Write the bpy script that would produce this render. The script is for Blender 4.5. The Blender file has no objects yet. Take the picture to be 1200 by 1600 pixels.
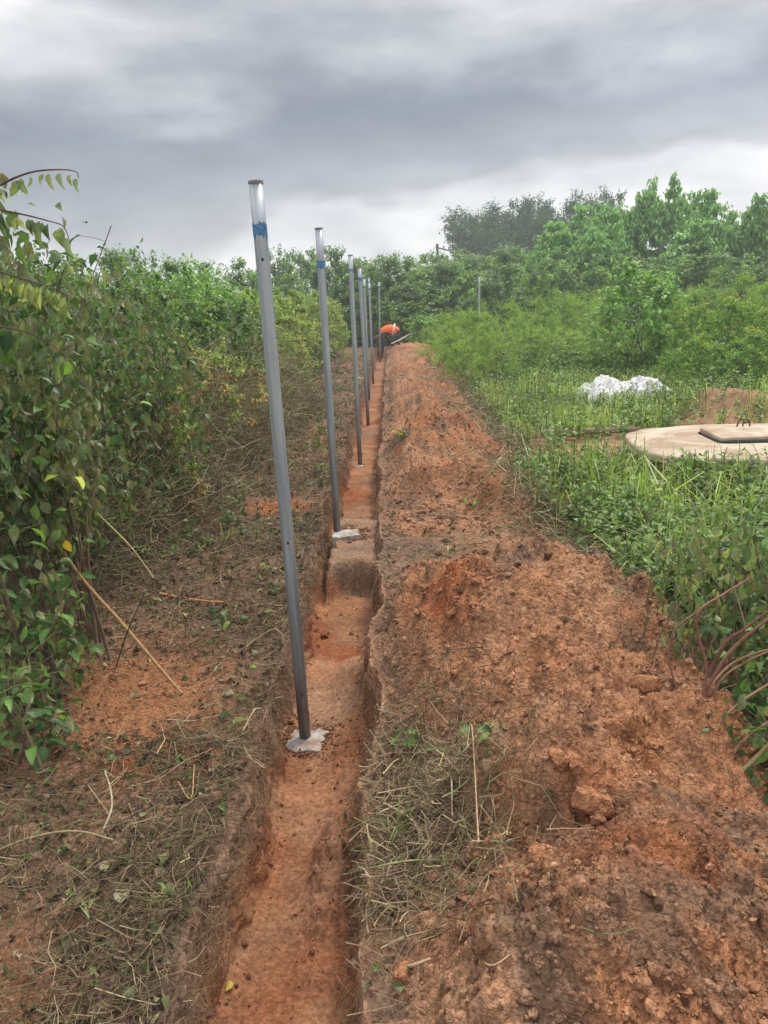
import bpy, math, random
import numpy as np
from mathutils import Vector, Matrix
R = math.radians
scene = bpy.context.scene
# ------------------------------------------------------------------ camera, world, sun, exposure
CAM = Vector((0, 0, 1.5)); F = 1180.0
YAW, PITCH, ROLL = R(1.158), R(15.73), R(-2.2)
M3 = (Matrix.Rotation(YAW, 3, 'Z') @ Matrix.Rotation(math.pi/2 - PITCH, 3, 'X') @ Matrix.Rotation(ROLL, 3, 'Z'))
cd = bpy.data.cameras.new('camera'); cam = bpy.data.objects.new('camera', cd)
scene.collection.objects.link(cam); scene.camera = cam
cam.matrix_world = Matrix.Translation(CAM) @ M3.to_4x4()
cd.sensor_fit = 'VERTICAL'; cd.sensor_height = 24.0; cd.sensor_width = 18.0; cd.lens = 24.0*F/1600
cd.clip_start = 0.05; cd.clip_end = 2000
scene.view_settings.view_transform = 'Standard'; scene.view_settings.look = 'None'
scene.view_settings.exposure = 0.90; scene.view_settings.gamma = 1.0; scene.view_settings.use_curve_mapping = False
SUN_EL, SUN_AZ = R(58), R(35)          # azimuth measured from +Y towards +X
w = bpy.data.worlds.new('World'); scene.world = w; w.use_nodes = True
nt = w.node_tree; nt.nodes.clear()
def N(nt, t, **k):
    n = nt.nodes.new(t)
    for a, v in k.items(): setattr(n, a, v)
    return n
def L(nt, a, b): nt.links.new(a, b)
def mth(nt, op, a, b=None, c=None, clamp=False):
    n = N(nt, 'ShaderNodeMath', operation=op); n.use_clamp = clamp
    for i, v in enumerate((a, b, c)):
        if v is None: continue
        if isinstance(v, (int, float)): n.inputs[i].default_value = v
        else: L(nt, v, n.inputs[i])
    return n.outputs[0]
def ramp(nt, fac, stops, interp='LINEAR'):
    n = N(nt, 'ShaderNodeValToRGB'); cr = n.color_ramp; cr.interpolation = interp
    while len(cr.elements) > 1: cr.elements.remove(cr.elements[-1])
    for i, (p, c) in enumerate(stops):
        e = cr.elements[0] if i == 0 else cr.elements.new(p)
        e.position = p; e.color = (*c, 1) if len(c) == 3 else c
    L(nt, fac, n.inputs[0]); return n.outputs[0]
def mixc(nt, fac, a, b, mode='MIX'):
    n = N(nt, 'ShaderNodeMix', data_type='RGBA', blend_type=mode)
    for i, v in ((0, fac), (6, a), (7, b)):
        if isinstance(v, (int, float)): n.inputs[i].default_value = v
        elif isinstance(v, tuple): n.inputs[i].default_value = (*v, 1)
        else: L(nt, v, n.inputs[i])
    return n.outputs[2]
out = N(nt, 'ShaderNodeOutputWorld'); bg = N(nt, 'ShaderNodeBackground'); bg2 = N(nt, 'ShaderNodeBackground')
sky = N(nt, 'ShaderNodeTexSky', sky_type='NISHITA'); sky.sun_disc = False
sky.sun_elevation = SUN_EL; sky.sun_rotation = SUN_AZ
bg.inputs[1].default_value = 0.08; L(nt, sky.outputs[0], bg.inputs[0])
tc = N(nt, 'ShaderNodeTexCoord'); sp = N(nt, 'ShaderNodeSeparateXYZ'); L(nt, tc.outputs['Generated'], sp.inputs[0])
zc = mth(nt, 'MAXIMUM', sp.outputs[2], 0.0)
den = mth(nt, 'ADD', zc, 0.55)
px_ = mth(nt, 'DIVIDE', sp.outputs[0], den); py_ = mth(nt, 'DIVIDE', sp.outputs[1], den)
cmb = N(nt, 'ShaderNodeCombineXYZ'); L(nt, px_, cmb.inputs[0]); L(nt, py_, cmb.inputs[1])
L(nt, mth(nt, 'MULTIPLY', sp.outputs[2], 3.0), cmb.inputs[2])
def cloudnoise(scale, detail, rough, off, dist=0.0):
    mp = N(nt, 'ShaderNodeMapping'); mp.inputs['Location'].default_value = off
    L(nt, cmb.outputs[0], mp.inputs[0])
    n = N(nt, 'ShaderNodeTexNoise'); n.inputs['Scale'].default_value = scale
    n.inputs['Detail'].default_value = detail; n.inputs['Roughness'].default_value = rough
    n.inputs['Distortion'].default_value = dist
    L(nt, mp.outputs[0], n.inputs[0]); return n.outputs[0]
big = cloudnoise(1.3, 3, 0.5, (3.1, 1.7, 0.0), 0.1)
fine = cloudnoise(3.0, 9, 0.48, (7.3, 2.2, 4.0), 0.15)
# dark cloud deck above ~6 degrees, pale band under it down to the horizon; uneven lower edge
edge = mth(nt, 'ADD', sp.outputs[2], mth(nt, 'MULTIPLY', mth(nt, 'SUBTRACT', fine, 0.5), 0.22))
edge = mth(nt, 'ADD', edge, mth(nt, 'MULTIPLY', mth(nt, 'SUBTRACT', big, 0.5), 0.17))
edge = mth(nt, 'SUBTRACT', edge, mth(nt, 'MULTIPLY', sp.outputs[0], 0.10))
deck = ramp(nt, edge, [(0.0, (.47, .47, .485)), (0.05, (.54, .53, .54)), (0.085, (.47, .47, .49)), (0.122, (.235, .245, .275)),
                       (0.20, (.155, .172, .208)), (0.27, (.235, .245, .27)), (0.34, (.29, .30, .32)), (0.46, (.45, .45, .46)), (0.6, (.78, .78, .78)), (1, (.95, .95, .95))], 'EASE')
var = ramp(nt, fine, [(0.32, (.66, .68, .73)), (0.5, (1, 1, 1)), (0.64, (1.42, 1.39, 1.35))])
var2 = ramp(nt, cloudnoise(7.5, 7, 0.55, (1.3, 9.2, 2.0), 0.1), [(0.3, (.90, .90, .91)), (0.7, (1.12, 1.12, 1.11))])
col = mixc(nt, 1.0, mixc(nt, 1.0, deck, var, 'MULTIPLY'), var2, 'MULTIPLY')
L(nt, col, bg2.inputs[0]); bg2.inputs[1].default_value = 0.98
mx = N(nt, 'ShaderNodeMixShader'); mx.inputs[0].default_value = 0.93
L(nt, bg.outputs[0], mx.inputs[1]); L(nt, bg2.outputs[0], mx.inputs[2]); L(nt, mx.outputs[0], out.inputs[0])
sd = bpy.data.lights.new('sun', 'SUN'); sd.energy = 1.5; sd.angle = R(12); sd.color = (1.0, .95, .87)
so = bpy.data.objects.new('sun', sd); scene.collection.objects.link(so)
sv = Vector((math.sin(SUN_AZ)*math.cos(SUN_EL), math.cos(SUN_AZ)*math.cos(SUN_EL), math.sin(SUN_EL)))
so.rotation_euler = sv.to_track_quat('Z', 'Y').to_euler()
scene.cycles.max_bounces = 6; scene.cycles.diffuse_bounces = 3; scene.cycles.transmission_bounces = 3

# ------------------------------------------------------------------ helpers
rs = np.random.RandomState(11); random.seed(5)
def ray(px, py): return M3 @ Vector(((px-600)/F, (800-py)/F, -1))
def at(px, py, z=0.0):
    d = ray(px, py); return CAM + d*((z-1.5)/d.z)
def aty(px, py, Y):
    d = ray(px, py); return CAM + d*(Y/d.y)
def fade(t): return t*t*t*(t*(t*6-15)+10)
def hsh(*ij, seed=0):
    h = np.full(np.broadcast(*ij).shape, (seed*2654435761+97) & 0xffffffff, dtype=np.uint64)
    for k, i in enumerate(ij):
        h = (h ^ (i.astype(np.int64).astype(np.uint64) & np.uint64(0xffffffff))) * np.uint64(2246822519 + 2*k*374761393)
        h &= np.uint64(0xffffffff); h ^= h >> np.uint64(15)
    h = (h*np.uint64(3266489917)) & np.uint64(0xffffffff); h ^= h >> np.uint64(16)
    return (h & np.uint64(0xffffff)).astype(np.float64)/float(0xffffff)
def n2(x, y, seed=0):
    xi = np.floor(x); yi = np.floor(y); u = fade(x-xi); v = fade(y-yi)
    a = hsh(xi, yi, seed=seed); b = hsh(xi+1, yi, seed=seed); c = hsh(xi, yi+1, seed=seed); d = hsh(xi+1, yi+1, seed=seed)
    return ((a*(1-u)+b*u)*(1-v) + (c*(1-u)+d*u)*v)*2-1
def fbm(x, y, s, o=4, seed=0, g=.5):
    r = 0; a = 1; t = 0; x = np.asarray(x, float)/s; y = np.asarray(y, float)/s
    for k in range(o):
        ca, sa = math.cos(k*1.1+.4), math.sin(k*1.1+.4)
        r = r + a*n2(x*ca-y*sa+k*7.3, x*sa+y*ca, seed+k*13); t += a; a *= g; x = x*2.03; y = y*2.03
    return r/t
def lumps(x, y, s, seed, pres=.7):
    gx = np.floor(x/s); gy = np.floor(y/s); h = np.zeros_like(x)
    for i in (-1, 0, 1):
        for j in (-1, 0, 1):
            a = gx+i; b = gy+j
            cx = (a+.5+.9*(hsh(a, b, seed=seed)-.5))*s; cy = (b+.5+.9*(hsh(a, b, seed=seed+1)-.5))*s
            q = hsh(a, b, seed=seed+2); rr = s*(.22+.42*hsh(a, b, seed=seed+3))*(q < pres)
            an = hsh(a, b, seed=seed+4)*6.28; el = .65+.35*q
            dx = x-cx; dy = y-cy; u = dx*np.cos(an)+dy*np.sin(an); v = (-dx*np.sin(an)+dy*np.cos(an))/el
            d2 = u*u+v*v; tilt = 1+.5*u/s
            h = np.maximum(h, np.sqrt(np.maximum(rr*rr-d2, 0))*tilt)
    return h
def ss(a, b, x):
    t = np.clip((x-a)/(b-a), 0, 1); return t*t*(3-2*t)

def mk(name, V, faces, mats=(), parent=None, col=None, smooth=False, mi=None):
    """faces: list of int arrays (n,3) or (n,4)"""
    me = bpy.data.meshes.new(name); V = np.asarray(V, dtype=np.float32)
    me.vertices.add(len(V)); me.vertices.foreach_set('co', V.ravel())
    if not isinstance(faces, (list, tuple)): faces = [faces]
    faces = [f for f in faces if len(f)]
    lv = np.concatenate([f.ravel() for f in faces]).astype(np.int32)
    tot = np.concatenate([np.full(len(f), f.shape[1]) for f in faces]).astype(np.int32)
    st = np.concatenate([[0], np.cumsum(tot)[:-1]]).astype(np.int32)
    me.loops.add(len(lv)); me.loops.foreach_set('vertex_index', lv)
    me.polygons.add(len(tot)); me.polygons.foreach_set('loop_start', st); me.polygons.foreach_set('loop_total', tot)
    if mi is not None: me.polygons.foreach_set('material_index', np.asarray(mi, np.int32))
    me.polygons.foreach_set('use_smooth', np.full(len(tot), bool(smooth)))
    if col is not None:
        a = me.color_attributes.new('Col', 'FLOAT_COLOR', 'POINT'); c = np.ones((len(V), 4), np.float32); c[:, :3] = col
        a.data.foreach_set('color', c.ravel())
    me.update(); me.validate()
    for m in (mats if isinstance(mats, (list, tuple)) else [mats]): me.materials.append(m)
    return me
def link(name, me, parent=None):
    o = bpy.data.objects.new(name, me); scene.collection.objects.link(o)
    if parent is not None: o.parent = parent
    return o
def tag(o, label=None, cat=None, group=None, kind=None):
    if label: o['label'] = label
    if cat: o['category'] = cat
    if group: o['group'] = group
    if kind: o['kind'] = kind
    return o
def thing(name, loc, label, cat, group=None, rz=0):
    o = bpy.data.objects.new(name, None); scene.collection.objects.link(o); o.empty_display_size = .1
    o.location = loc; o.rotation_euler = (0, 0, rz); return tag(o, label, cat, group)
def frames(axis, nrm):
    a = axis/np.linalg.norm(axis, axis=1, keepdims=True)
    n = nrm - a*np.sum(a*nrm, 1, keepdims=True); n /= np.linalg.norm(n, axis=1, keepdims=True)+1e-9
    s = np.cross(a, n); return s, a, n
def batch(T, tf, pos, axis, nrm, size, col=None, width=1.0):
    """place template verts T (m,3) faces tf at n transforms -> V, F, C"""
    s, a, n = frames(np.asarray(axis, float), np.asarray(nrm, float)); k = len(pos); m = len(T)
    size = np.asarray(size, float).reshape(-1, 1, 1)*np.ones((k, 1, 1)); width = np.asarray(width, float).reshape(-1, 1, 1)
    V = pos[:, None, :] + size*(T[None, :, 0:1]*width*s[:, None, :] + T[None, :, 1:2]*a[:, None, :] + T[None, :, 2:3]*n[:, None, :])
    Fc = (tf[None, :, :] + (np.arange(k)*m)[:, None, None]).reshape(-1, tf.shape[1])
    C = None if col is None else np.repeat(col, m, axis=0)
    return V.reshape(-1, 3), Fc, C
def tubes(P, rad, sides=3, col=None):
    """P (n,k,3), rad (n,k)"""
    P = np.asarray(P, float); n, k, _ = P.shape; rad = np.asarray(rad, float)*np.ones((n, k))
    T = np.gradient(P, axis=1); T /= np.linalg.norm(T, axis=2, keepdims=True)+1e-9
    ref = np.where(np.abs(T[:, :1, 2:3]) > .8, np.array([1., 0, 0]), np.array([0, 0, 1.]))*np.ones((n, k, 1))
    U = np.cross(T, ref); U /= np.linalg.norm(U, axis=2, keepdims=True)+1e-9; W = np.cross(T, U)
    an = np.arange(sides)*2*np.pi/sides
    V = P[:, :, None, :] + rad[:, :, None, None]*(np.cos(an)[None, None, :, None]*U[:, :, None, :]+np.sin(an)[None, None, :, None]*W[:, :, None, :])
    base = (np.arange(n)*k*sides)[:, None, None]; i = np.arange(k-1)[None, :, None]*sides; j = np.arange(sides)[None, None, :]; j2 = (j+1) % sides
    Fq = np.stack([base+i+j, base+i+j2, base+i+sides+j2, base+i+sides+j], -1).reshape(-1, 4)
    C = None if col is None else np.repeat(col, k*sides, axis=0)
    return V.reshape(-1, 3), Fq, C
def join(*parts):
    V = []; Fq = []; Ft = []; C = []; o = 0
    for v, f, c in parts:
        V.append(v); (Fq if f.shape[1] == 4 else Ft).append(f+o); C.append(c); o += len(v)
    fs = []
    if Fq: fs.append(np.concatenate(Fq))
    if Ft: fs.append(np.concatenate(Ft))
    return np.concatenate(V), fs, np.concatenate(C)
def pick(n, pal, r=None, jit=.18, gain=1.0):
    r = r or rs; pal = np.array(pal, float); wt = pal[:, 3]/pal[:, 3].sum()
    c = pal[r.choice(len(pal), n, p=wt), :3]
    c = c*(1+jit*r.randn(n, 1))*(1+.06*r.randn(n, 3)); return np.clip(c*gain, .004, .9)

# ------------------------------------------------------------------ materials
def newmat(name):
    m = bpy.data.materials.new(name); m.use_nodes = True; t = m.node_tree
    return m, t, t.nodes['Principled BSDF'], t.nodes['Material Output']
def noise(t, scale, detail=4, rough=.55, coord='Object', dist=0):
    tc = N(t, 'ShaderNodeTexCoord'); n = N(t, 'ShaderNodeTexNoise'); n.inputs['Scale'].default_value = scale
    n.inputs['Detail'].default_value = detail; n.inputs['Roughness'].default_value = rough; n.inputs['Distortion'].default_value = dist
    L(t, tc.outputs[coord], n.inputs[0]); return n.outputs[0]
def attr(t, name='Col'):
    a = N(t, 'ShaderNodeAttribute'); a.attribute_name = name; return a.outputs['Color']
def bump(t, b, h, s, d):
    n = N(t, 'ShaderNodeBump'); n.inputs['Strength'].default_value = s; n.inputs['Distance'].default_value = d
    L(t, h, n.inputs['Height']); L(t, n.outputs[0], b.inputs['Normal'])
def soil_mat(name='soil', bs=1.0, bd=.016):
    m, t, b, o = newmat(name)
    c = attr(t)
    g = ramp(t, noise(t, 60, 6, .7), [(.25, (.62, .60, .60)), (.5, (1, 1, 1)), (.75, (1.32, 1.34, 1.36))])
    g2 = ramp(t, noise(t, 7, 5, .6, dist=.4), [(.3, (.80, .78, .78)), (.55, (1.02, 1.02, 1.02)), (.75, (1.2, 1.2, 1.22))])
    tc = N(t, 'ShaderNodeTexCoord'); vo = N(t, 'ShaderNodeTexVoronoi'); vo.inputs['Scale'].default_value = 95; L(t, tc.outputs['Object'], vo.inputs[0])
    vc = N(t, 'ShaderNodeSeparateColor'); L(t, vo.outputs['Color'], vc.inputs[0])
    g3 = ramp(t, vc.outputs[0], [(0, (.72, .71, .70)), (1, (1.25, 1.25, 1.25))])
    cc = mixc(t, 1, mixc(t, 1, mixc(t, 1, c, g, 'MULTIPLY'), g2, 'MULTIPLY'), g3, 'MULTIPLY')
    L(t, cc, b.inputs['Base Color']); b.inputs['Roughness'].default_value = .95
    b.inputs['Specular IOR Level'].default_value = .15
    def crumb(sc, wgt, off):
        mp = N(t, 'ShaderNodeMapping'); mp.inputs['Location'].default_value = (off,)*3; L(t, tc.outputs['Object'], mp.inputs[0])
        nd = N(t, 'ShaderNodeTexNoise'); nd.inputs['Scale'].default_value = sc*1.3; L(t, mp.outputs[0], nd.inputs[0])
        ad = N(t, 'ShaderNodeVectorMath', operation='MULTIPLY_ADD'); L(t, nd.outputs['Color'], ad.inputs[0]); ad.inputs[1].default_value = (.9/sc,)*3; L(t, mp.outputs[0], ad.inputs[2])
        v_ = N(t, 'ShaderNodeTexVoronoi'); v_.inputs['Scale'].default_value = sc; L(t, ad.outputs[0], v_.inputs[0])
        d_ = v_.outputs['Distance']; return mth(t, 'MULTIPLY', mth(t, 'SUBTRACT', 1.0, mth(t, 'MULTIPLY', d_, d_)), wgt)
    h = mth(t, 'ADD', mth(t, 'ADD', crumb(38, .9, 0), crumb(85, .5, 3.1)), mth(t, 'ADD', crumb(170, .28, 5.7), mth(t, 'MULTIPLY', noise(t, 90, 6, .7), .6)))
    bump(t, b, h, bs, bd); return m
def leaf_mat(name, trans=.36, objvar=False, rough=.46, spec=.45):
    m, t, b, o = newmat(name); c = attr(t)
    if objvar:
        oi = N(t, 'ShaderNodeObjectInfo')
        v = ramp(t, oi.outputs['Random'], [(0, (.55, .60, .55)), (.45, (1, 1, 1)), (.8, (1.3, 1.25, 1.1)), (1, (1.8, 1.55, 1.1))])
        c = mixc(t, 1, c, v, 'MULTIPLY')
    g = ramp(t, noise(t, 30, 3, .6), [(.3, (.8, .82, .8)), (.7, (1.2, 1.15, 1.1))])
    c = mixc(t, 1, c, g, 'MULTIPLY')
    L(t, c, b.inputs['Base Color']); b.inputs['Roughness'].default_value = rough; b.inputs['Specular IOR Level'].default_value = spec
    tr = N(t, 'ShaderNodeBsdfTranslucent'); L(t, mixc(t, 1, c, (1.15, 1.25, .7), 'MULTIPLY'), tr.inputs[0])
    mxs = N(t, 'ShaderNodeMixShader'); mxs.inputs[0].default_value = trans
    L(t, b.outputs[0], mxs.inputs[1]); L(t, tr.outputs[0], mxs.inputs[2]); L(t, mxs.outputs[0], o.inputs[0]); return m
def flat_mat(name, col, rough=.8, metal=0, var=.15, scale=20, bmp=0, bd=.002, spec=.3):
    m, t, b, o = newmat(name)
    g = ramp(t, noise(t, scale, 5, .6), [(.3, (1-var,)*3), (.7, (1+var,)*3)])
    L(t, mixc(t, 1, col, g, 'MULTIPLY'), b.inputs['Base Color']); b.inputs['Roughness'].default_value = rough
    b.inputs['Metallic'].default_value = metal; b.inputs['Specular IOR Level'].default_value = spec
    if bmp: bump(t, b, noise(t, scale*3, 5, .6), bmp, bd)
    return m
SOIL = soil_mat(); SOILT = soil_mat('trampled_soil', .55, .009); LEAF = leaf_mat('leaf'); LEAFO = leaf_mat('leaf_single', objvar=True); DRY = leaf_mat('dry_plant', trans=.08, rough=.85, spec=.1)
m, t, b, o = newmat('bark'); L(t, mixc(t, 1, attr(t), ramp(t, noise(t, 60, 4, .6), [(.3, (.7, .7, .7)), (.7, (1.25, 1.25, 1.25))]), 'MULTIPLY'), b.inputs['Base Color'])
b.inputs['Roughness'].default_value = .85; b.inputs['Specular IOR Level'].default_value = .2; BARK = m

# ------------------------------------------------------------------ the ground
def xl(y): return -.54 + .04*fbm(y, y*0+3, .7, 3, 21) + .045*fbm(y, y*0, .17, 4, 22, .6) - .03*ss(3, 6, y)
def xr(y): return -.125 - .04*ss(4, 7, y) + .045*fbm(y, y*0+9, .6, 3, 31) + .05*fbm(y, y*0+5, .16, 4, 32, .6)
HEAPS = [(.16, 1.35, .14, .3, .12, 21), (.9, 2.6, .2, .25, .16, 22), (.15, 2.55, .16, .2, .14, 23), (.75, 5.2, .2, .3, .18, 24), (.15, 6.5, .2, .25, .2, 25), (.75, 8.0, .25, .35, .25, 26), (.40, 1.36, .46, .36, .25, 3), (.42, 1.86, .28, .26, .30, 5), (.70, 2.20, .36, .42, .22, 7), (.55, 2.98, .52, .60, .43, 1), (.2, 3.3, .3, .7, .15, 2),
         (.95, 1.3, .5, .6, .14, 4), (.42, 5.75, .46, .42, .28, 8), (.40, 7.3, .48, .6, .37, 9), (.42, 9.6, .55, .75, .38, 10), (.45, 11.7, .55, .7, .33, 11),
         (.45, 14.3, .70, 1.3, .33, 12), (.35, 17.6, .55, 1.2, .28, 13), (.45, 20.6, .70, 1.4, .32, 14), (.4, 23.2, .55, 1.0, .14, 15),
         (4.2, 9.1, .75, .7, .30, 16)]
def H(x, y, detail=True):
    x = np.asarray(x, float); y = np.asarray(y, float)
    wx = x+.10*fbm(x, y, .6, 3, 41); wy = y+.14*fbm(x, y, .7, 3, 43)
    base = .035*fbm(x, y, 1.6, 3, 51) + .012*fbm(x, y, .25, 3, 52)
    near = ss(16, 9, y)
    heap = np.zeros_like(x)
    for cx, cy, rx, ry, h, sd_ in HEAPS:
        q = ((wx-cx)/rx)**2+((wy-cy)/ry)**2
        heap = np.maximum(heap, h*np.exp(-q**1.15)) + .25*np.minimum(heap, h*np.exp(-q**1.15))
    L_ = xl(y); R_ = xr(y)
    right = ss(-.02, .20, x-R_) if True else 0
    rfac = np.where(x > R_, .35+.65*right, 0)
    z = base + heap*rfac
    # topsoil lip along the left edge, bank slightly raised towards the hedge
    z = z + .05*ss(-.9, -2.2, x)*(y < 30)
    # hollow with dead grass between the heaps
    z = z - .05*np.exp(-(((x-.03)/.20)**2+((y-1.95)/.4)**2))
    # trench
    wl = .055+.03*n2(y*5, y*0, 61); wr = .03+.02*n2(y*5, y*0, 62)
    inn = ss(L_, L_+wl, x)*(1-ss(R_-wr, R_, x)); end = 1-ss(24.6, 25.1, y)
    floor = -.30 + .012*fbm(x, y, .35, 3, 71) + .018*fbm(x*2, y, .9, 2, 72)
    # undug ledge under the second post
    led = ss(-.475, -.445, x+.02*n2(y*9, y*0, 63))*ss(4.40, 4.50, y+.07*n2(x*11, y*0, 64)+.9*np.maximum(0, -.36-x))*(1-ss(5.45, 5.75, y))
    floor = floor + led*(.20+.04*fbm(x, y, .2, 3, 73))
    # loose dug crumbs left on the floor
    cr = .075*np.exp(-(((x+.24)/.07)**2+((y-2.02)/.30)**2)) + .05*np.exp(-(((x+.22)/.10)**2+((y-2.72)/.22)**2)) + .04*np.exp(-(((x+.23)/.09)**2+((y-3.3)/.3)**2)) \
       + .03*np.exp(-(((x+.3)/.12)**2+((y-7.2)/.4)**2)) + .03*ss(.10, .0, x-L_)
    floor = floor + cr
    z = z*(1-inn*end) + floor*inn*end
    loose = np.clip(.35 + .65*ss(.03, .15, heap*rfac), 0, 1)*(1-inn*end) + inn*end*np.clip(cr*16, .05, .9)
    loose = loose*(1-ss(25, 30, y))*ss(-3.5, -2.5, x)*(1-ss(2.2, 3, x)*.7)
    if detail:
        pm = .5+.5*fbm(x, y, .45, 3, 81)
        hf = ss(.03, .15, heap*rfac)*(1-inn*end); z = z + loose*(.058*fbm(x, y, .22, 4, 82, .6)+.03*np.abs(fbm(x, y, .12, 3, 88))) + hf*.12*fbm(x, y, .40, 3, 89)
        m1 = (y < 30) & (np.abs(x) < 8)
        if m1.any():
            xx, yy, ll, pp = x[m1], y[m1], loose[m1], pm[m1]
            zz = .75*lumps(xx, yy, .17, 90, .35)*pp + .95*lumps(xx+.3, yy, .080, 95, .5) + 1.0*lumps(xx, yy+.2, .042, 100, .65)
            k = (yy < 9)
            zk = np.zeros_like(zz); zk[k] = 1.0*lumps(xx[k], yy[k], .023, 105, .7) + .9*lumps(xx[k], yy[k], .012, 110, .7)*(yy[k] < 4)
            z[m1] += (zz+zk)*ll*(.55+.6*pp)
    return z
def HZ(x, y): return float(H(np.array([float(x)]), np.array([float(y)]))[0])
ORANGE = np.array([.47, .205, .095]); RED = np.array([.32, .105, .043]); BROWN = np.array([.375, .218, .13]); DARK = np.array([.15, .10, .070]); DUST = np.array([.50, .285, .17])
GREENY = np.array([.10, .11, .045])
def soil_col(x, y, z):
    def mixv(a, b_, f): return a*(1-f[:, None]) + b_*f[:, None]
    n1 = fbm(x, y, .5, 4, 201); n3 = fbm(x, y, .12, 3, 203); n4 = fbm(x, y, 1.7, 3, 204)
    L_ = xl(y); R_ = xr(y)
    heap = np.tile(BROWN*1.0+ORANGE*.12, (len(x), 1))
    heap = mixv(heap, ORANGE*.9, np.clip(.40+.7*n1+.4*n3, 0, 1)); heap = mixv(heap, DARK*1.3, np.clip(.9*(fbm(x, y, .24, 4, 205)-.10)*2.4, 0, .7))
    heap = mixv(heap, RED, np.clip(2.0*(fbm(x, y, .4, 3, 206)-.48), 0, .6))
    red2 = np.exp(-(((x-.18)/.13)**2+((y-2.95)/.25)**2)); heap = mixv(heap, RED*1.05, np.clip(red2*1.1+.5*n3*red2, 0, 1))
    left = mixv(np.tile(DARK*1.15, (len(x), 1)), BROWN*.8, np.clip(.25+.9*n1, 0, 1))
    bare = np.clip(np.exp(-(((x+1.05)/.40)**2+((y-2.75)/.55)**2)**1.5) + .9*np.exp(-(((x+.95)/.25)**2+((y-5.6)/.3)**2)) + .8*np.exp(-(((x+.85)/.3)**2+((y-8.3)/1.0)**2))
                   + .7*np.exp(-(((x+.95)/.2)**2+((y-1.35)/.25)**2)) + ss(9, 13, y)*.15, 0, 1)
    left = mixv(left, ORANGE*.80, np.clip(bare*(.75+.5*n1), 0, 1)); left = mixv(left, RED*1.1, np.clip(np.exp(-(((x+.82)/.2)**2+((y-2.25)/.12)**2))*1.2, 0, 1))
    left = mixv(left, RED*1.2, np.clip(np.exp(-(((x+.9)/.22)**2+((y-5.5)/.13)**2))*1.3, 0, 1))
    fl = mixv(np.tile(ORANGE, (len(x), 1)), DUST*1.02, np.clip(.35+1.0*fbm(x, y, .3, 4, 207), 0, 1)); fl = mixv(fl, RED*1.05, np.clip(2.2*(fbm(x, y, .25, 4, 208)+.02), 0, .9))
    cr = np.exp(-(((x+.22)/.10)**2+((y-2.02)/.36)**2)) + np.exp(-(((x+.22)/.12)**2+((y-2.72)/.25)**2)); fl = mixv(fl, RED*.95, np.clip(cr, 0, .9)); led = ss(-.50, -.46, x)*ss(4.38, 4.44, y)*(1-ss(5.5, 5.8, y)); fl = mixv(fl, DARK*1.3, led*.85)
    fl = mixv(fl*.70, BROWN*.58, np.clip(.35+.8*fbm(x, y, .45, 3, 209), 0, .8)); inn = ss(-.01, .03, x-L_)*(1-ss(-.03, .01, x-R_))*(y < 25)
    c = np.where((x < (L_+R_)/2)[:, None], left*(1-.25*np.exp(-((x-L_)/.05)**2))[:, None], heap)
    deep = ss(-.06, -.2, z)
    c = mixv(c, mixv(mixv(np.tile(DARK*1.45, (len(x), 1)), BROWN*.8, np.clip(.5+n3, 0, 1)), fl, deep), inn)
    # trodden humus lip on the right of the trench and in the gap between heaps
    gap = np.clip(np.exp(-(((x-.1)/.45)**2+((y-4.35)/.4)**2)**1.3)+np.exp(-(((x-.03)/.16)**2+((y-1.95)/.35)**2))+.8*np.exp(-((x-R_-.05)/.07)**2)*(x > R_), 0, 1)*(x > R_-.02)
    c = mixv(c, DARK*1.45, np.clip(gap*(.75+.6*n1), 0, .9))
    # far and side ground: greener, with red earth showing through
    g = np.clip(ss(1.35, 1.9, x+.3*n4) + ss(-2.2, -2.8, x) + ss(26, 28, y), 0, 1)
    redp = np.clip(np.exp(-(((x-4.2)/1.0)**2+((y-9.2)/.9)**2)) + .95*np.exp(-(((x-1.9)/.75)**2+((y-7.4)/.5)**2)) + .8*np.exp(-(((x-3.3)/1.6)**2+((y-8.1)/.45)**2)), 0, 1)
    gc = mixv(np.tile(GREENY, (len(x), 1)), DUST*.95, redp); c = mixv(c, gc, g)
    return c
ys = [-100, -50, -25, -9, -4, -2, -1, -.3, .2, .45]
y = .7
while y < 9: ys.append(y); y *= 1.0064
while y < 26: ys.append(y); y *= 1.0085
while y < 32: ys.append(y); y *= 1.03
while y < 150: ys.append(y); y *= 1.09
ys = np.array(ys); NC = 620
gx = []
for y in ys:
    ya = max(y, .6)
    a = max(-.60*ya-.35, -2.6) if ya < 20 else -.13*ya; b_ = min(.60*ya+.35, 2.6) if ya < 20 else .13*ya
    xs = np.linspace(a-.6, b_+.6, 5000)
    d = 1/(b_-a)*np.where((xs > a) & (xs < b_), 1, .25)
    if -.5 < y < 26:
        for e, wd in ((xl(np.array([y]))[0]+.03, .05), (xr(np.array([y]))[0]-.01, .04)): d = d + .07/(wd)*np.exp(-((xs-e)/wd)**2)
    c = np.cumsum(d); c = (c-c[0])/(c[-1]-c[0])
    core = np.interp(np.linspace(0, 1, NC), c, xs)
    k = np.arange(1, 15); ext = .25*1.55**k
    gx.append(np.concatenate([(core[0]-ext)[::-1], core, core[-1]+ext]))
GX = np.array(gx); GY = np.repeat(ys[:, None], GX.shape[1], 1)
nr, ncol = GX.shape
X = GX.ravel(); Y = GY.ravel(); Z = np.concatenate([H(X[i:i+80000], Y[i:i+80000]) for i in range(0, len(X), 80000)])
colr = soil_col(X, Y, Z)
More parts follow.
